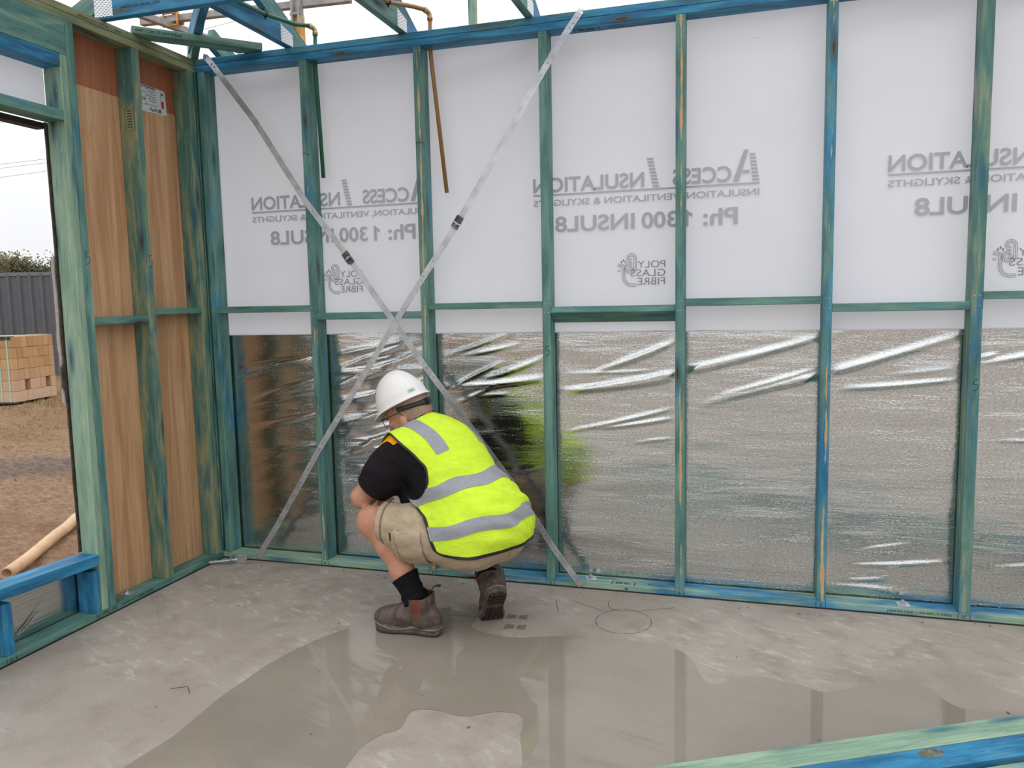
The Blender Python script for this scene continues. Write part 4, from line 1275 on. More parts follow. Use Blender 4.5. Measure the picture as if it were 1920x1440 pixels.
# overhead wires
for k, (z, zz, lb_) in enumerate(((8.495, 8.60, 'highest thin overhead wire, seen alone near the top of the opening'), (6.952, 7.13, 'middle overhead wire, upper of the close pair seen through the opening'), (6.80, 6.985, 'overhead wire just under the middle one'), (6.464, 6.68, 'lowest overhead wire seen through the window opening'))):
    a = V3((-24.74, 20.45, z)); b = V3((-22.92, 21.0, zz)); dv = b - a
    pts = [a + dv * t for t in (-8, -4, 0, 1, 4, 8)]
    tag(tube('overhead_wire', pts, .0055, 'black', None, 5), lb_, 'wire')
# wire seen above the back wall, beyond the guard rail
tag(tube('overhead_wire', [(-30, 24, 11.0), (-11, 26, 13.9), (6, 28, 16.9)], .010, 'tube', None, 5), 'thin wire crossing the sky above the back wall', 'wire')
# ------------------------------------------------------------------ the crouching man
# signed-distance modelling: tapered limbs blended into one continuous surface
class SDF:
    def __init__(self, lo, hi, h):
        self.lo = np.array(lo, float); self.h = h
        self.n = np.maximum(2, np.ceil((np.array(hi) - self.lo) / h).astype(int) + 1)
        self.F = np.full(tuple(self.n), 1.0, np.float32)
    def blk(self, lo, hi):
        a = np.clip(np.floor((lo - self.lo) / self.h).astype(int), 0, self.n - 1)
        b = np.clip(np.ceil((hi - self.lo) / self.h).astype(int) + 1, 1, self.n)
        sl = tuple(slice(i, max(i + 1, j)) for i, j in zip(a, b))
        ax = [self.lo[i] + self.h * np.arange(sl[i].start, sl[i].stop) for i in range(3)]
        X, Y, Z = np.meshgrid(*ax, indexing='ij')
        return sl, X, Y, Z
    def put(self, sl, d, k, sub=False):
        A = self.F[sl]
        if sub:
            B = -d
            hh = np.clip(.5 - .5 * (B - A) / k * -1 * -1, 0, 1) if False else None
            self.F[sl] = np.maximum(A, B); return
        hh = np.clip(.5 + .5 * (A - d) / k, 0, 1)
        self.F[sl] = (A * (1 - hh) + d * hh - k * hh * (1 - hh)).astype(np.float32)
    def cap(self, a, b, ra, rb, k=.02):
        a, b = np.array(a, float), np.array(b, float)
        m = max(ra, rb) + k * 1.5 + 4 * self.h
        sl, X, Y, Z = self.blk(np.minimum(a, b) - m, np.maximum(a, b) + m)
        ab = b - a; L2 = max(1e-12, ab @ ab)
        t = np.clip(((X - a[0]) * ab[0] + (Y - a[1]) * ab[1] + (Z - a[2]) * ab[2]) / L2, 0, 1)
        d = np.sqrt((X - a[0] - t * ab[0]) ** 2 + (Y - a[1] - t * ab[1]) ** 2 + (Z - a[2] - t * ab[2]) ** 2) - (ra + (rb - ra) * t)
        self.put(sl, d, k); return self
    def chain(self, pts, rs, k=.02):
        for i in range(len(pts) - 1):
            self.cap(pts[i], pts[i + 1], rs[i], rs[i + 1], k)
        return self
    def ell(self, c, r, axes, k=.02):
        c = np.array(c, float); r = np.array(r, float)
        m = r.max() + k * 1.5 + 4 * self.h
        sl, X, Y, Z = self.blk(c - m, c + m)
        P = np.stack([X - c[0], Y - c[1], Z - c[2]], -1) @ np.array([list(a) for a in axes]).T
        k0 = np.sqrt(((P / r) ** 2).sum(-1)); k1 = np.sqrt(((P / (r * r)) ** 2).sum(-1)) + 1e-9
        self.put(sl, k0 * (k0 - 1) / k1, k); return self
    def mesh(self):
        F = self.F; ins = F < 0
        nx, ny, nz = F.shape
        c8 = [(i, j, k) for i in (0, 1) for j in (0, 1) for k in (0, 1)]
        g = lambda A, o: A[o[0]:nx - 1 + o[0], o[1]:ny - 1 + o[1], o[2]:nz - 1 + o[2]]
        cnt = sum(g(ins, o).astype(np.int8) for o in c8)
        act = (cnt > 0) & (cnt < 8)
        I, J, K = np.nonzero(act)
        idx = np.full(act.shape, -1, np.int64); idx[I, J, K] = np.arange(len(I))
        pos = np.zeros((len(I), 3)); num = np.zeros(len(I))
        for a in c8:
            for ax in range(3):
                if a[ax] == 1: continue
                b = list(a); b[ax] = 1
                f0 = F[I + a[0], J + a[1], K + a[2]]; f1 = F[I + b[0], J + b[1], K + b[2]]
                s = (f0 < 0) != (f1 < 0)
                t = f0 / np.where(f0 == f1, 1, f0 - f1)
                p = np.stack([np.full(len(I), a[0], float), np.full(len(I), a[1], float), np.full(len(I), a[2], float)], -1)
                p[:, ax] += t
                pos[s] += p[s]; num[s] += 1
        V = self.lo + self.h * (np.stack([I, J, K], -1) + pos / num[:, None])
        T = []
        for ax in range(3):
            sh = [nx, ny, nz]; sl0 = [slice(1, -1)] * 3; sl0[ax] = slice(0, -1)
            sl1 = list(sl0); sl1[ax] = slice(1, None)
            A = ins[tuple(sl0)]; B = ins[tuple(sl1)]
            P = np.argwhere(A != B)
            if not len(P): continue
            off = np.ones(3, int); off[ax] = 0
            P = P + off
            u, v = (ax + 1) % 3, (ax + 2) % 3
            def q(du, dv):
                Q = P.copy(); Q[:, u] -= du; Q[:, v] -= dv
                return idx[Q[:, 0], Q[:, 1], Q[:, 2]]
            quad = np.stack([q(1, 1), q(0, 1), q(0, 0), q(1, 0)], -1)
            flip = ~ins[P[:, 0], P[:, 1], P[:, 2]]
            quad[flip] = quad[flip][:, ::-1]
            T.append(quad[:, [0, 1, 2]]); T.append(quad[:, [0, 2, 3]])
        T = np.concatenate(T)
        T = T[(T >= 0).all(1)]
        return V, T
def relax(V, T, it=2, lam=.5):
    E_ = np.concatenate([T[:, [0, 1]], T[:, [1, 2]], T[:, [2, 0]]])
    for _ in range(it):
        s = np.zeros_like(V); n = np.zeros(len(V))
        np.add.at(s, E_[:, 0], V[E_[:, 1]]); np.add.at(s, E_[:, 1], V[E_[:, 0]])
        np.add.at(n, E_[:, 0], 1); np.add.at(n, E_[:, 1], 1)
        V = V + lam * (s / np.maximum(n, 1)[:, None] - V)
    return V
def normals(V, T):
    fn = np.cross(V[T[:, 1]] - V[T[:, 0]], V[T[:, 2]] - V[T[:, 0]])
    N = np.zeros_like(V)
    for k in range(3): np.add.at(N, T[:, k], fn)
    return N / (np.linalg.norm(N, axis=1)[:, None] + 1e-12)
def clip(V, T, f):
    """keep the part of the surface where f > 0, with a clean cut along f = 0"""
    V = V.tolist(); fl = f.tolist(); out = []; cache = {}
    def cut(a, b):
        key = (a, b) if a < b else (b, a)
        if key not in cache:
            t = fl[a] / (fl[a] - fl[b])
            V.append([V[a][i] + t * (V[b][i] - V[a][i]) for i in range(3)]); fl.append(0.0)
            cache[key] = len(V) - 1
        return cache[key]
    for a, b, c in T.tolist():
        s = (fl[a] > 0, fl[b] > 0, fl[c] > 0); n = sum(s)
        if n == 3: out.append((a, b, c))
        elif n == 0: continue
        else:
            q = (a, b, c)
            r = s.index(True) if n == 1 else s.index(False)
            a, b, c = q[r], q[(r + 1) % 3], q[(r + 2) % 3]
            ab, ac = cut(a, b), cut(a, c)
            if n == 1: out.append((a, ab, ac))
            else: out += [(ab, b, c), (ab, c, ac)]
    V = np.array(V); out = np.array(out, int).reshape(-1, 3)
    used = np.unique(out)
    mp = np.full(len(V), -1); mp[used] = np.arange(len(used))
    return V[used], mp[out]
def tri_obj(name, V, T, mat, parent, thick=0.0):
    me = bpy.data.meshes.new(name)
    me.vertices.add(len(V)); me.vertices.foreach_set('co', np.asarray(V, np.float32).ravel())
    me.loops.add(len(T) * 3); me.loops.foreach_set('vertex_index', T.astype(np.int32).ravel())
    me.polygons.add(len(T)); me.polygons.foreach_set('loop_start', np.arange(0, len(T) * 3, 3, dtype=np.int32))
    me.update(calc_edges=True); me.validate()
    me.polygons.foreach_set('use_smooth', [True] * len(me.polygons))
    me.materials.append(M[mat])
    o = bpy.data.objects.new(name, me)
    if thick:
        md = o.modifiers.new('thickness', 'SOLIDIFY'); md.thickness = thick; md.offset = 1
    return link(o, parent)
A3 = lambda *a: np.array(a, float)
unit = lambda v: np.asarray(v, float) / np.linalg.norm(v)
def nz3(P, sc, seed=0.0):
    return np.array([noise.noise(V3((p[0] * sc + seed, p[1] * sc, p[2] * sc))) for p in P])

# ---- joints (metres, world)
pc = A3(1.655, -.525, .405); nk = A3(1.368, -.405, .800)
sL, sR = A3(1.315, -.525, .735), A3(1.475, -.275, .722)
eL, wL = A3(1.118, -.525, .522), A3(1.070, -.285, .500)
eR, wR = A3(1.330, -.125, .490), A3(1.165, -.165, .385)
hL, hR = A3(1.615, -.605, .395), A3(1.700, -.450, .390)
kL, kR = A3(1.192, -.582, .440), A3(1.440, -.130, .370)
aL, aR = A3(1.420, -.642, .115), A3(1.662, -.445, .170)
t_ = unit(nk - pc)
l_ = sL - sR; l_ = unit(l_ - (l_ @ t_) * t_)
f_ = np.cross(l_, t_)
TA = (l_, f_, t_)
tp = lambda a, b, c: pc + l_ * a + f_ * b + t_ * c
FH = unit(A3(-.885, .12, -.455)); hd = A3(1.288, -.402, .884)
UH = A3(0, 0, 1) - FH * FH[2]; UH = unit(UH); LH = np.cross(UH, FH)
HA = (FH, LH, UH)
hp_ = lambda a, b, c: hd + FH * a + LH * b + UH * c

man = empty('person', (1.5, -.52, 0))
tag(man, 'man in white hard hat, yellow safety vest and khaki shorts crouching on the slab', 'person')

# ---- bare body, one surface
B = SDF((.93, -.78, .02), (1.98, .02, 1.06), .0065)
B.ell(tp(0, -.01, .0), (.165, .13, .12), TA, .05).ell(tp(0, .0, .17), (.155, .115, .14), TA, .05).ell(tp(0, -.015, .36), (.165, .115, .16), TA, .05)
B.chain([sL + (nk - sL) * .1, nk + t_ * -.02, sR + (nk - sR) * .1], [.055, .065, .055], .04)
B.chain([nk - t_ * .03, nk + (hd - nk) * .45, hp_(-.045, 0, -.035)], [.066, .058, .058], .03)
# head
B.ell(hp_(-.008, 0, .015), (.098, .078, .100), HA, .02).ell(hp_(.035, 0, -.055), (.062, .056, .062), HA, .03).ell(hp_(.070, 0, -.100), (.024, .026, .020), HA, .02)
B.cap(hp_(.088, 0, -.012), hp_(.112, 0, -.045), .010, .014, .012)
B.ell(hp_(.086, 0, .016), (.014, .055, .010), HA, .012)
B.ell(hp_(.092, 0, -.078), (.010, .024, .010), HA, .01)
for s in (1, -1):
    B.ell(hp_(.066, s * .040, -.030), (.022, .022, .016), HA, .012)
    B.ell(hp_(-.012, s * .082, -.046), (.020, .009, .032), HA, .008)
    B.ell(hp_(-.008, s * .079, -.076), (.009, .008, .012), HA, .008)
# arms
for s_, e_, w_ in ((sL, eL, wL), (sR, eR, wR)):
    B.chain([s_, s_ + (e_ - s_) * .5, e_], [.058, .052, .044], .03)
    B.chain([e_, e_ + (w_ - e_) * .3, w_], [.044, .045, .029], .025)
# hands, each with palm, four fingers and thumb, hanging relaxed over the knees
def hand(w_, e_, side):
    d = unit(w_ - e_); d = unit(d + A3(0, 0, -.55))
    pn = unit(np.cross(d, A3(0, 0, 1)) * side + A3(0, 0, -.3)); pn = unit(pn - (pn @ d) * d)   # palm normal
    ax = np.cross(d, pn)
    B.chain([w_, w_ + d * .035], [.028, .026], .02)
    for k, (o, L) in enumerate(((.030, .068), (.010, .078), (-.010, .072), (-.029, .056))):
        b0 = w_ + d * .030 + ax * o * .6
        b1 = w_ + d * .088 + ax * o
        B.cap(b0, b1, .014, .0115, .012)
        q1 = b1 + unit(d + pn * .35) * L * .45; q2 = q1 + unit(d * .55 + pn * .85) * L * .33; q3 = q2 + unit(d * .1 + pn) * L * .25
        B.chain([b1, q1, q2, q3], [.0100, .0092, .0085, .0075], .004)
    b0 = w_ + d * .022 + ax * .022
    q1 = b0 + unit(d * .6 + ax * .8 + pn * .3) * .04; q2 = q1 + unit(d * .9 + ax * .3 + pn * .35) * .032; q3 = q2 + unit(d + pn * .4) * .022
    B.chain([b0, q1, q2, q3], [.015, .012, .0105, .009], .006)
hand(wL, eL, 1); hand(wR, eR, -1)
# legs
for h_, k_, a_, out in ((hL, kL, aL, A3(0, -1, 0)), (hR, kR, aR, A3(0, 0, 0))):
    B.chain([h_, h_ + (k_ - h_) * .5, k_ + (h_ - k_) * .08], [.092, .082, .062], .04)
    sh = a_ - k_; bk = unit(h_ - k_); bk = unit(bk - (bk @ unit(sh)) * unit(sh))
    B.chain([k_, k_ + sh * .32 + bk * .018, k_ + sh * .62 + bk * .008, a_], [.060, .057, .045, .036], .03)
    B.ell(k_ - bk * .012, (.052, .052, .056), np.eye(3), .03)
V, T = B.mesh(); V = relax(V, T, 2, .4)
body = tri_obj('body', V, T, 'skin', man)
bodyV, bodyT = V, T
N_ = normals(V, T)
# hair and beard: short shells over the head
rel = V - hd
hf, hl, hu = rel @ FH, rel @ LH, rel @ UH
near = .17 - np.linalg.norm(rel, axis=1)
fh = np.minimum.reduce([near, hu + .072 + .25 * np.minimum(hf, 0) + .0 * hl, .022 - hf - .3 * np.maximum(0, -hu - .02)])
fh = np.minimum(fh, np.where((np.abs(hl) > .062) & (hf > -.035), hu + .004, 1))
Vh, Th = clip(V + N_ * (.004 + .0015 * nz3(V * 1.0, 160))[:, None], T, fh)
tri_obj('hair', Vh, Th, 'hair', body)
fb_ = np.minimum.reduce([near, -.045 - hu + .35 * np.maximum(0, .03 - hf) * 0, hf + .005, .125 + hu])
Vb, Tb = clip(V + N_ * .0035, T, fb_)
if len(Tb): tri_obj('beard', Vb, Tb, 'beard', body)
for s in (1, -1):
    bm = bmesh.new(); bmesh.ops.create_uvsphere(bm, u_segments=12, v_segments=8, radius=.0115)
    e = bm_obj('eye', bm, 'eye', body, True, mw=Matrix.Translation(V3(hp_(.077, s * .031, -.008))))
# glasses
gl = None
pts = []
for s in (1, -1):
    lens = [hp_(.110 - .012 * abs(y - .034) / .03, s * y, z) for y, z in ((.012, .004), (.020, .012), (.048, .012), (.058, .004), (.056, -.018), (.046, -.026), (.022, -.026), (.013, -.016), (.012, .004))]
    if gl is None:
        gl = tube('glasses', [V3(p) for p in lens], .0016, 'black', man, 6)
    else:
        tube('rim', [V3(p) for p in lens], .0016, 'black', gl, 6)
    tube('temple_arm', [V3(hp_(.108, s * .058, .004)), V3(hp_(.06, s * .078, .002)), V3(hp_(-.005, s * .090, -.002)), V3(hp_(-.028, s * .088, -.022))], .0017, 'black', gl, 6)
tube('bridge', [V3(hp_(.110, .012, .003)), V3(hp_(.114, 0, .006)), V3(hp_(.110, -.012, .003))], .0016, 'black', gl, 6)

# ---- black polo shirt
G = SDF((.98, -.80, .25), (2.0, .05, .98), .007)
G.ell(tp(0, -.01, .06), (.185, .15, .14), TA, .06).ell(tp(0, -.005, .20), (.178, .14, .15), TA, .06).ell(tp(0, -.015, .36), (.185, .135, .165), TA, .06)
G.cap(tp(.07, .150, .27), tp(-.06, .140, .25), .092, .084, .06)
G.chain([sL, nk - t_ * .03, sR], [.070, .078, .070], .05)
G.chain([nk - t_ * .05, nk + (hd - nk) * .30], [.085, .066], .03)
for s_, e_ in ((sL, eL), (sR, eR)):
    d = e_ - s_
    G.chain([s_ + unit(l_ if s_ is sL else -l_) * .0, s_ + d * .35 + A3(0, 0, -.012), s_ + d * .80 + A3(0, 0, -.016)], [.068, .084, .077], .05)
V, T = G.mesh(); V = relax(V, T, 2, .4)
V = V + normals(V, T) * (nz3(V, 16) * .006)[:, None]
f = np.full(len(V), 1.0)
for s_, e_ in ((sL, eL), (sR, eR)):
    d = unit(e_ - s_ + A3(0, 0, -.02)); L = np.linalg.norm(e_ - s_)
    ds = np.linalg.norm(V - e_, axis=1)
    q = L * .76 - (V - s_) @ d
    f = np.where(ds < .17, np.minimum(f, q), f)
fnk = (hd - nk) / np.linalg.norm(hd - nk)
f = np.minimum(f, np.where(np.linalg.norm(V - nk, axis=1) < .13, .034 - (V - nk) @ fnk, 1))
f = np.minimum(f, (V - tp(0, 0, -.02)) @ t_)
Vs, Ts = clip(V, T, f)
shirt = tri_obj('polo_shirt', Vs, Ts, 'black_cloth', man)
# collar ring
col = [nk + fnk * .032 + (l_ * math.cos(a) * .066 + f_ * math.sin(a) * .070) for a in [k / 20 * 2 * math.pi for k in range(21)]]
tube('collar', [V3(p) for p in col], .009, 'black_cloth', shirt, 8)
# amber panel on the left shoulder and its edge under the arm
def capd(P, a, b):
    ab = b - a; t = np.clip(((P - a) @ ab) / (ab @ ab), 0, 1)
    return np.linalg.norm(P - a - t[:, None] * ab, axis=1)
q = capd(V, sL + l_ * .112 + t_ * .035 + f_ * .01, sL + l_ * .045 - t_ * .15 - f_ * .035)
g1 = np.minimum.reduce([.086 - q, q - .058, (V - sL) @ t_ - .012, .055 - np.abs((V - sL) @ f_ + .01)])
Vp, Tp = clip(V + normals(V, T) * .002, T, np.minimum(g1, f))
if len(Tp): tri_obj('shoulder_panel', Vp, Tp, 'amber', shirt)

# ---- khaki shorts
K_ = SDF((1.0, -.85, .12), (2.05, .0, .70), .007)
K_.ell(tp(0, -.02, .03), (.180, .158, .135), TA, .06).ell(tp(0, -.045, -.035), (.172, .147, .112), TA, .06)
for h_, k_ in ((hL, kL), (hR, kR)):
    K_.chain([h_ + A3(0, 0, -.01), h_ + (k_ - h_) * .5 + A3(0, 0, -.008), k_ + (h_ - k_) * .10], [.118, .108, .086], .05)
V, T = K_.mesh(); V = relax(V, T, 2, .4)
Nk = normals(V, T)
V = V + Nk * (nz3(V * A3(1, 1, 1.6), 13) * .008 + nz3(V, 34) * .0025)[:, None]
f = np.full(len(V), 1.0)
f = np.where(np.linalg.norm(V - pc, axis=1) < .20, (tp(0, 0, .10) - V) @ t_, f)
for h_, k_ in ((hL, kL), (hR, kR)):
    d = unit(k_ - h_)
    q = np.linalg.norm(k_ - h_) * .845 - (V - h_) @ d + (.12 * ((V - h_)[:, 2]) if h_ is hL else 0)
    f = np.where(np.linalg.norm(V - k_, axis=1) < .20, np.minimum(f, q), f)
Vk, Tk = clip(V, T, f)
shorts = tri_obj('shorts', Vk, Tk, 'khaki', man)
# hem seam and cargo pocket on the left thigh, raised from the cloth
dL = unit(kL - hL); LL = np.linalg.norm(kL - hL)
sL_ = (V - hL) @ dL; zL = (V - hL)[:, 2] ; yL = V[:, 1]
hem = np.minimum.reduce([f, .0045 - np.abs(LL * .845 - sL_ + .12 * zL - .026), .20 - np.linalg.norm(V - kL, axis=1)])
Nn = normals(V, T)
def patch(name, fld, off, mat, par, thick=0.0):
    a, b = clip(V + Nn * off, T, fld)
    if len(b): return tri_obj(name, a, b, mat, par, thick)
patch('hem_seam', hem, .0016, 'khaki_dark', shorts)
side = -(yL + .60)     # outward
pk = np.minimum.reduce([side - .02, .062 - np.abs(sL_ - LL * .47 - .25 * zL), .085 - np.abs(zL + .035)])
pocket = patch('cargo_pocket', pk, .006, 'khaki', shorts, .002)
pk2 = np.minimum.reduce([side - .02, .058 - np.abs(sL_ - LL * .47 - .25 * zL), .081 - np.abs(zL + .035)])
edge = np.minimum(pk, .0035 - pk)
patch('pocket_seam', edge, .0085, 'khaki_dark', shorts)['kind'] = 'stuff'
fl_ = np.minimum.reduce([side - .02, .008 - np.abs(sL_ - LL * .61 - .25 * zL), .08 - np.abs(zL + .04)])
patch('pocket_flap_edge', fl_, .009, 'khaki', shorts, .003)
tg = np.minimum.reduce([side - .02, .0045 - np.abs(sL_ - LL * .625 - .25 * zL), .016 - np.abs(zL - .022)])
patch('pocket_tag', tg, .013, 'black', shorts)
bs_ = np.minimum.reduce([f, .0018 - np.abs((V - tp(0, 0, 0)) @ l_ - .0), -((V - pc) @ f_) - .05])
patch('back_seam', bs_, .0012, 'khaki_dark', shorts)

# ---- fluorescent vest
Q = SDF((1.1, -.90, .12), (2.08, .03, .98), .007)
Q.ell(tp(.0, -.03, .005), (.198, .180, .150), TA, .07).ell(tp(.0, -.015, .10), (.198, .178, .15), TA, .07).ell(tp(0, .000, .24), (.196, .172, .16), TA, .07).ell(tp(0, -.015, .36), (.192, .150, .165), TA, .07)
Q.cap(tp(.06, .130, .24), tp(-.06, .130, .24), .100, .100, .08)
Q.ell(tp(0, -.02, .03), (.196, .176, .150), TA, .06).ell(tp(0, -.045, -.035), (.188, .164, .128), TA, .06)
for h_, k_ in ((hL, kL), (hR, kR)):
    Q.cap(h_ + A3(0, 0, -.01), h_ + (k_ - h_) * .5 + A3(0, 0, -.008), .131, .121, .05)
Q.chain([sL + l_ * .012, nk - t_ * .045, sR + l_ * .01], [.090, .088, .080], .06)
Q.chain([nk - t_ * .08, nk - t_ * .03], [.10, .09], .04)
V, T = Q.mesh(); V = relax(V, T, 3, .4)
Nv = normals(V, T)
ra = (V - pc) @ l_; rf = (V - pc) @ f_; rs = (V - pc) @ t_
fold = np.array([noise.noise(V3((a * 5 + c * 6, c * 22 - a * 12, b * 4))) for a, b, c in zip(ra, rf, rs)])
fold2 = np.array([noise.noise(V3((a * 9 + 4, c * 9 - a * 5 + 2, b * 9))) for a, b, c in zip(ra, rf, rs)])
low = np.clip((.34 - rs) / .25, .12, 1)
V = V + Nv * ((fold * .015 + fold2 * .009) * low)[:, None]
Nv = normals(V, T)
ra = (V - pc) @ l_; rf = (V - pc) @ f_; rs = (V - pc) @ t_
def capd(P, a, b):
    ab = b - a; t = np.clip(((P - a) @ ab) / (ab @ ab), 0, 1)
    return np.linalg.norm(P - a - t[:, None] * ab, axis=1)
armL = np.minimum(capd(V, sL + l_ * .112 + t_ * .035 + f_ * .01, sL + l_ * .045 - t_ * .15 - f_ * .035) - .086, 1)
armR = np.minimum(capd(V, sR - l_ * .085 + t_ * .0 + f_ * .04, sR - l_ * .06 - t_ * .15 + f_ * .05) - .075, 1)
neck = np.linalg.norm(V - (nk + fnk * .030 + f_ * .020), axis=1) - .100
hemf = rs - np.interp(rf, [-.3, -.16, -.087, -.007, .04, .10, .16, .25], [-.150, -.148, -.106, -.034, .03, .12, .195, .25])
thx = V[:, 0] - np.interp(V[:, 2], [.30, .358, .381, .42, .501, .547, .574, .63], [1.65, 1.578, 1.534, 1.513, 1.472, 1.385, 1.35, 1.27])
thighcut = np.where((V[:, 1] < -.45) & (V[:, 2] < .62), thx, 1)
fv = np.minimum.reduce([armL, armR, neck, hemf, thighcut])
def vpatch(name, fld, off, mat, par, thick=0.0):
    a, b = clip(V + Nv * off, T, fld)
    if len(b): return tri_obj(name, a, b, mat, par, thick)
vest = vpatch('safety_vest', fv, 0, 'vest', man)
hm2 = np.minimum(hemf, thighcut)
vpatch('hem_piping', np.minimum.reduce([hm2 + .006, .010 - hm2, armL, armR]), .0018, 'black', vest)
vpatch('armhole_piping', np.minimum.reduce([armL + .004, .004 - armL, neck, hemf]), .0016, 'black', vest)
vpatch('armhole_piping', np.minimum.reduce([armR + .004, .004 - armR, neck, hemf]), .0016, 'black', vest)
vpatch('neck_piping', np.minimum.reduce([neck + .006, .004 - neck]), .0016, 'black', vest)
wob_ = .006 * np.sin(ra * 30 + 1) + .008 * fold2
for c0, hw, kt in ((.222, .029, .33), (.072, .030, .52)):
    vpatch('reflective_tape', np.minimum.reduce([hw - np.abs(rs - kt * rf - c0 + wob_), fv]), .0022, 'tape', vest)
for s, c0 in ((1, .098), (-1, .132)):
    vpatch('reflective_tape', np.minimum.reduce([.026 - np.abs(s * ra - c0), rs - .325, fv]), .0022, 'tape', vest)
lb2 = np.minimum.reduce([.004 - np.abs(neck - .022), (.020 - np.abs(ra + .045)), -rf])
vpatch('neck_label', lb2, .003, 'black', vest)

# ---- socks
for h_, k_, a_, topd2 in ((hL, kL, aL, .135), (hR, kR, aR, .15)):
    sh = a_ - k_; bk = unit(h_ - k_); bk = unit(bk - (bk @ unit(sh)) * unit(sh))
    d = -unit(sh)
    so = SDF(np.minimum(a_, a_ + d * .25) - .12, np.maximum(a_, a_ + d * .25) + .12, .006)
    so.chain([k_ + sh * .32 + bk * .018, k_ + sh * .62 + bk * .008, a_ + d * .03, a_ - d * .03], [.064, .053, .046, .040], .03)
    V, T = so.mesh(); V = relax(V, T, 1, .4)
    hh = (V - a_) @ d
    V = V + normals(V, T) * ((.0035 * np.sin(hh * 170 + 60 * V[:, 1])) * np.clip((.10 - hh) / .05, 0, 1))[:, None]
    V1, T1 = clip(V, T, np.minimum(topd2 - hh, hh + .0))
    tri_obj('sock', V1, T1, 'sock', man)

# ---- elastic-sided boots
def boot(origin, fwd, bend, side):
    fwd = unit(A3(fwd[0], fwd[1], 0)); left = np.cross(A3(0, 0, 1), fwd)
    def place(P):
        P = np.array(P, float)
        if bend:
            xb = .205; r = np.clip((xb + .02 - P[:, 0]) / .04, 0, 1); ang = -bend * r
            dx, dz = P[:, 0] - xb, P[:, 2] - .004
            P = P.copy()
            P[:, 0] = xb + dx * np.cos(ang) - dz * np.sin(ang) * -1 * -1
            P[:, 0] = xb + dx * np.cos(bend * r) + dz * np.sin(bend * r)
            P[:, 2] = .004 - dx * np.sin(bend * r) + dz * np.cos(bend * r)
        return np.asarray(origin) + P[:, [0]] * fwd + P[:, [1]] * left + P[:, [2]] * A3(0, 0, 1)
    u = SDF((-.03, -.09, -.01), (.33, .09, .26), .0045)
    I3 = np.eye(3)
    u.ell((.225, 0, .052), (.076, .050, .048), I3, .02).ell((.165, 0, .060), (.08, .045, .050), I3, .03).ell((.065, 0, .062), (.062, .043, .060), I3, .03)
    u.chain([(.155, 0, .078), (.105, 0, .125)], [.040, .040], .03)
    lean = .012
    for yy in (-.012, .012):
        u.chain([(.075, yy, .07), (.080 + lean * .5, yy, .14), (.078 + lean, yy, .225)], [.043, .044, .048], .02)
    V, T = u.mesh(); V = relax(V, T, 2, .4)
    toph = .162 + .030 * np.clip((.06 - V[:, 0]) / .06, 0, 1) - .012 * np.clip((V[:, 0] - .09) / .04, 0, 1)
    f = np.minimum(toph - V[:, 2], V[:, 2] - .018)
    Nb = normals(V, T)
    crease = .0025 * np.sin(V[:, 0] * 150) * np.exp(-((V[:, 0] - .165) / .03) ** 2) * np.clip((V[:, 2] - .06) / .03, 0, 1)
    V = V + Nb * (crease + nz3(V, 45) * .0015)[:, None]
    a, b = clip(V, T, f)
    up = tri_obj('boot', place(a), b, 'leather', man)
    # elastic gore each side
    cx = .088
    for s in (1, -1):
        g = np.minimum.reduce([.024 - np.abs(V[:, 0] - cx - (V[:, 2] - .1) * .05) - .05 * (.165 - V[:, 2]), V[:, 2] - .078, f, s * V[:, 1] - .01])
        a, b = clip(V + Nb * .0012, T, g)
        if len(b): tri_obj('elastic_side', place(a), b, 'elastic', up)
        for dx in (-.046, .058):
            g = np.minimum.reduce([.0012 - np.abs(V[:, 0] - cx - dx + (V[:, 2] - .1) * (.5 if dx > 0 else -.05)), V[:, 2] - .035, f, s * V[:, 1] - .008])
            a, b = clip(V + Nb * .0012, T, g)
            if len(b): tri_obj('stitched_seam', place(a), b, 'sole', up)
    # pull tabs
    for x0, dxx in ((.018, -1), (.150, 1)):
        z0 = .188 if dxx < 0 else .145
        q = [(x0, 0, z0 - .03), (x0 - .002 * -dxx, 0, z0), (x0 + dxx * .012, 0, z0 + .012), (x0 + dxx * .032, 0, z0 + .015), (x0 + dxx * .038, 0, z0 + .012)]
        if dxx < 0: q = [(.046, 0, .160), (.040, 0, .186), (.032, 0, .200), (.014, 0, .206), (.002, 0, .204)]
        if dxx > 0: q = [(.128, 0, .140), (.134, 0, .158), (.142, 0, .166), (.150, 0, .166)]
        vs, fs = [], []
        for p in q:
            for yy, zz in ((-.010, 0), (.010, 0), (.010, .003), (-.010, .003)): vs.append((p[0], yy, p[2] + zz))
        for i in range(len(q) - 1):
            for k in range(4): fs.append((i * 4 + k, i * 4 + (k + 1) % 4, i * 4 + 4 + (k + 1) % 4, i * 4 + 4 + k))
        fs += [(3, 2, 1, 0), tuple(range(len(q) * 4 - 4, len(q) * 4))]
        mesh_obj('pull_tab', place(vs), fs, 'leather_dark', up, True)
    # sole: stacked outlines
    def halfw(x):
        t = min(1, max(0, x / .30))
        pts = [(0, .0), (.02, .024), (.06, .037), (.16, .041), (.36, .036), (.52, .040), (.70, .052), (.84, .050), (.94, .034), (.985, .016), (1, 0)]
        for (a, b), (c, d) in zip(pts, pts[1:]):
            if a <= t <= c:
                return b + (d - b) * (t - a) / (c - a)
    xs_ = [.30 * (.5 - .5 * math.cos(math.pi * i / 30)) for i in range(31)]
    outl = [(x, halfw(x)) for x in xs_] + [(x, -halfw(x)) for x in reversed(xs_[1:-1])]
    cxm = .15
    vs, fs = [], []
    lv = [(.006, .93), (.009, .985), (.016, 1.03), (.022, .99), (.027, 1.04), (.034, 1.03), (.040, .95), (.044, .80)]
    n = len(outl)
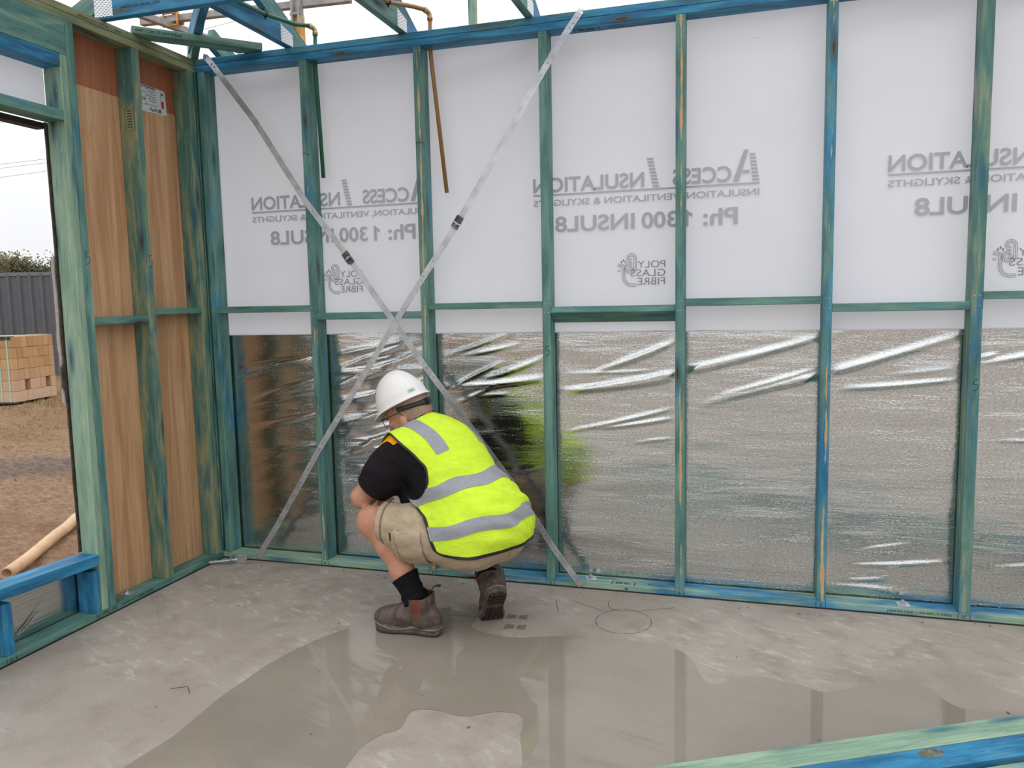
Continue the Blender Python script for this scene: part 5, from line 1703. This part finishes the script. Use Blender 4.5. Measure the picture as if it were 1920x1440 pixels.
    for z, sc in lv:
        for x, y in outl:
            spring = .010 * max(0, (x - .23) / .07) ** 2
            wave = .006 * math.sin((x - .05) * 36) * (1 if z > .02 else 0) + (.012 if z > .03 and x < .06 else 0) * max(0, 1 - x / .06)
            vs.append((cxm + (x - cxm) * (.97 + .03 * sc) - .003, y * sc * 1.04, z + spring + wave * (.5 if z > .03 else .25) + (.004 if x < .015 else 0)))
    for L_ in range(len(lv) - 1):
        for k in range(n):
            a = L_ * n + k; b = L_ * n + (k + 1) % n
            fs.append((a, b, b + n, a + n))
    fs.append(tuple(range(n - 1, -1, -1))); fs.append(tuple(range((len(lv) - 1) * n, len(lv) * n)))
    mesh_obj('sole', place(vs), fs, 'sole', up, False)
    vs, fs = [], []
    wl_ = [(z, sc, x, y) for z, sc in ((.0265, 1.03), (.0275, 1.075), (.0325, 1.07), (.0335, 1.02)) for x, y in outl]
    for z, sc, x, y in wl_:
        spring = .010 * max(0, (x - .23) / .07) ** 2
        vs.append((cxm + (x - cxm) * (.97 + .03 * sc) - .003, y * sc * 1.04, z + spring + .0055 * math.sin((x - .05) * 36) + (.012 if x < .06 else 0) * max(0, 1 - x / .06)))
    for L_ in range(3):
        for k in range(n):
            a = L_ * n + k; b = L_ * n + (k + 1) % n
            fs.append((a, b, b + n, a + n))
    mesh_obj('welt', place(vs), fs, 'welt', up, True)
    # tread lugs
    bm = bmesh.new()
    for i in range(13):
        x = .016 + i * .0215
        if .098 < x < .122: continue
        hw = halfw(x) * .92
        for s in (-1, 1):
            for a0, a1 in ((.06, .46), (.54, .97)):
                box_bm(bm, (x + s * 0, s * hw * (a0 + a1) / 2, .004 + .010 * max(0, (x - .23) / .07) ** 2), (.0135, hw * (a1 - a0), .007), Matrix.Rotation(s * .25, 3, 'Z'))
    for v in bm.verts:
        v.co = V3(place([v.co])[0])
    bm_obj('tread', bm, 'tread', up)['kind'] = 'stuff'
    return up
bL = boot((1.517, -.645, .0005), (-1, .015), 0, 1)
bR = boot((1.7725, -.6275, .0005), (-.50, .866), math.radians(52), -1)
bL['label'] = 'left boot flat on the wet slab'
bR['label'] = 'right boot up on its toes with the tread showing'

# ---- hard hat
hb = hp_(.004, 0, .046)
hx = lambda a, b, c: hb + FH * a + LH * b + UH * c
hv, hf_ = [], []
NU, rows = 64, []
for r in range(15):
    el = math.pi / 2 * (1 - r / 14)
    rows.append((math.cos(el), math.sin(el)))
def rim(a):
    fr = max(0, math.cos(a))
    return .004 + .006 * abs(math.cos(a)) + .024 * fr ** 3
RA, RB, RH = .116, .100, .134
ring_ids = []
for r, (ce, se) in enumerate(rows):
    ids = []
    for k in range(NU):
        a = 2 * math.pi * k / NU
        x, y, z = RA * ce * math.cos(a), RB * ce * math.sin(a), RH * se
        ridge_ = .006 * math.exp(-(y / .016) ** 2) * se + .0035 * (math.exp(-((y - .042) / .008) ** 2) + math.exp(-((y + .042) / .008) ** 2)) * se
        step = .004 if z < .034 + .018 * max(0, -math.cos(a)) else 0
        sc = 1 + step / .11
        hv.append(hx(x * sc, y * sc, z + ridge_)); ids.append(len(hv) - 1)
    ring_ids.append(ids)
def ring(fn):
    ids = []
    for k in range(NU):
        a = 2 * math.pi * k / NU
        hv.append(hx(*fn(a))); ids.append(len(hv) - 1)
    ring_ids.append(ids)
sc = 1 + .004 / .11
drop = lambda a: -.004 - .014 * max(0, math.cos(a)) ** 3
ring(lambda a: ((RA * sc + .002) * math.cos(a), (RB * sc + .002) * math.sin(a), -.006))
ring(lambda a: ((RA * sc + rim(a)) * math.cos(a), (RB * sc + rim(a)) * math.sin(a), -.009 + drop(a)))
ring(lambda a: ((RA * sc + rim(a)) * math.cos(a), (RB * sc + rim(a)) * math.sin(a), -.014 + drop(a)))
ring(lambda a: ((RA * sc - .004) * math.cos(a), (RB * sc - .004) * math.sin(a), -.011))
ring(lambda a: ((RA - .008) * .95 * math.cos(a), (RB - .008) * .95 * math.sin(a), .03))
ring(lambda a: ((RA - .008) * .6 * math.cos(a), (RB - .008) * .6 * math.sin(a), .10))
for A_, B_ in zip(ring_ids, ring_ids[1:]):
    for k in range(NU):
        q = (A_[k], B_[k], B_[(k + 1) % NU], A_[(k + 1) % NU])
        hf_.append(q)
hf_.append(tuple(ring_ids[-1][::-1]))
hat = mesh_obj('hard_hat', hv, hf_, 'helmet', man, True)
# harness strap round the back of the head
vs, fs = [], []
m_ = 30
for i in range(m_ + 1):
    a = math.radians(95 + 170 * i / m_)
    wdt = .010 + .007 * math.exp(-((a - math.pi) / .35) ** 2)
    dz_ = -.036 - .016 * math.sin((i / m_) * math.pi)
    for z, e in ((wdt, 0), (-wdt, 0), (-wdt, .004), (wdt, .004)):
        vs.append(hx((.108 + e) * math.cos(a) - .002, (.086 + e) * math.sin(a), dz_ + z))
for i in range(m_):
    for k in range(4): fs.append((i * 4 + k, i * 4 + 4 + k, i * 4 + 4 + (k + 1) % 4, i * 4 + (k + 1) % 4))
mesh_obj('harness_strap', vs, fs, 'black', hat, True)
bm = bmesh.new(); cyl_bm(bm, V3(hx(-.108, 0, -.050)), V3(hx(-.126, 0, -.050)), .014, 14); bm_obj('ratchet_knob', bm, 'black', hat)
for y, c in ((.030, .05), (.052, .05)):
    p = hx(.080, y, .0); 
    x = .072
    z = RH * math.sqrt(max(0, 1 - (x / RA) ** 2 - (y / RB) ** 2)); nn = V3(unit(FH * x / RA ** 2 + LH * y / RB ** 2 + UH * z / RH ** 2))
    q = V3(hx(x, y, z + .001))
    bm = bmesh.new(); cyl_bm(bm, q - nn * .004, q + nn * .0016, .004, 10); bm_obj('vent_hole', bm, 'black', hat)
# small teal mark low on the rear left
a = math.radians(146)
cpt = V3(hx(RA * sc * math.cos(a) * 1.012, RB * sc * math.sin(a) * 1.012, .014)); nn = V3(unit(FH * math.cos(a) / RA + LH * math.sin(a) / RB)).normalized()
xx = V3(UH).cross(nn).normalized(); yy = nn.cross(xx)
ink = Ink(cpt + nn * .0022, xx, yy); ink.line([(-.016, -.005), (.016, -.005), (.016, .005), (-.016, .005), (-.016, -.005)], .002); ink.rect(-.011, -.0015, .011, .0015); ink.make('hat_mark', 'teal_logo', hat)
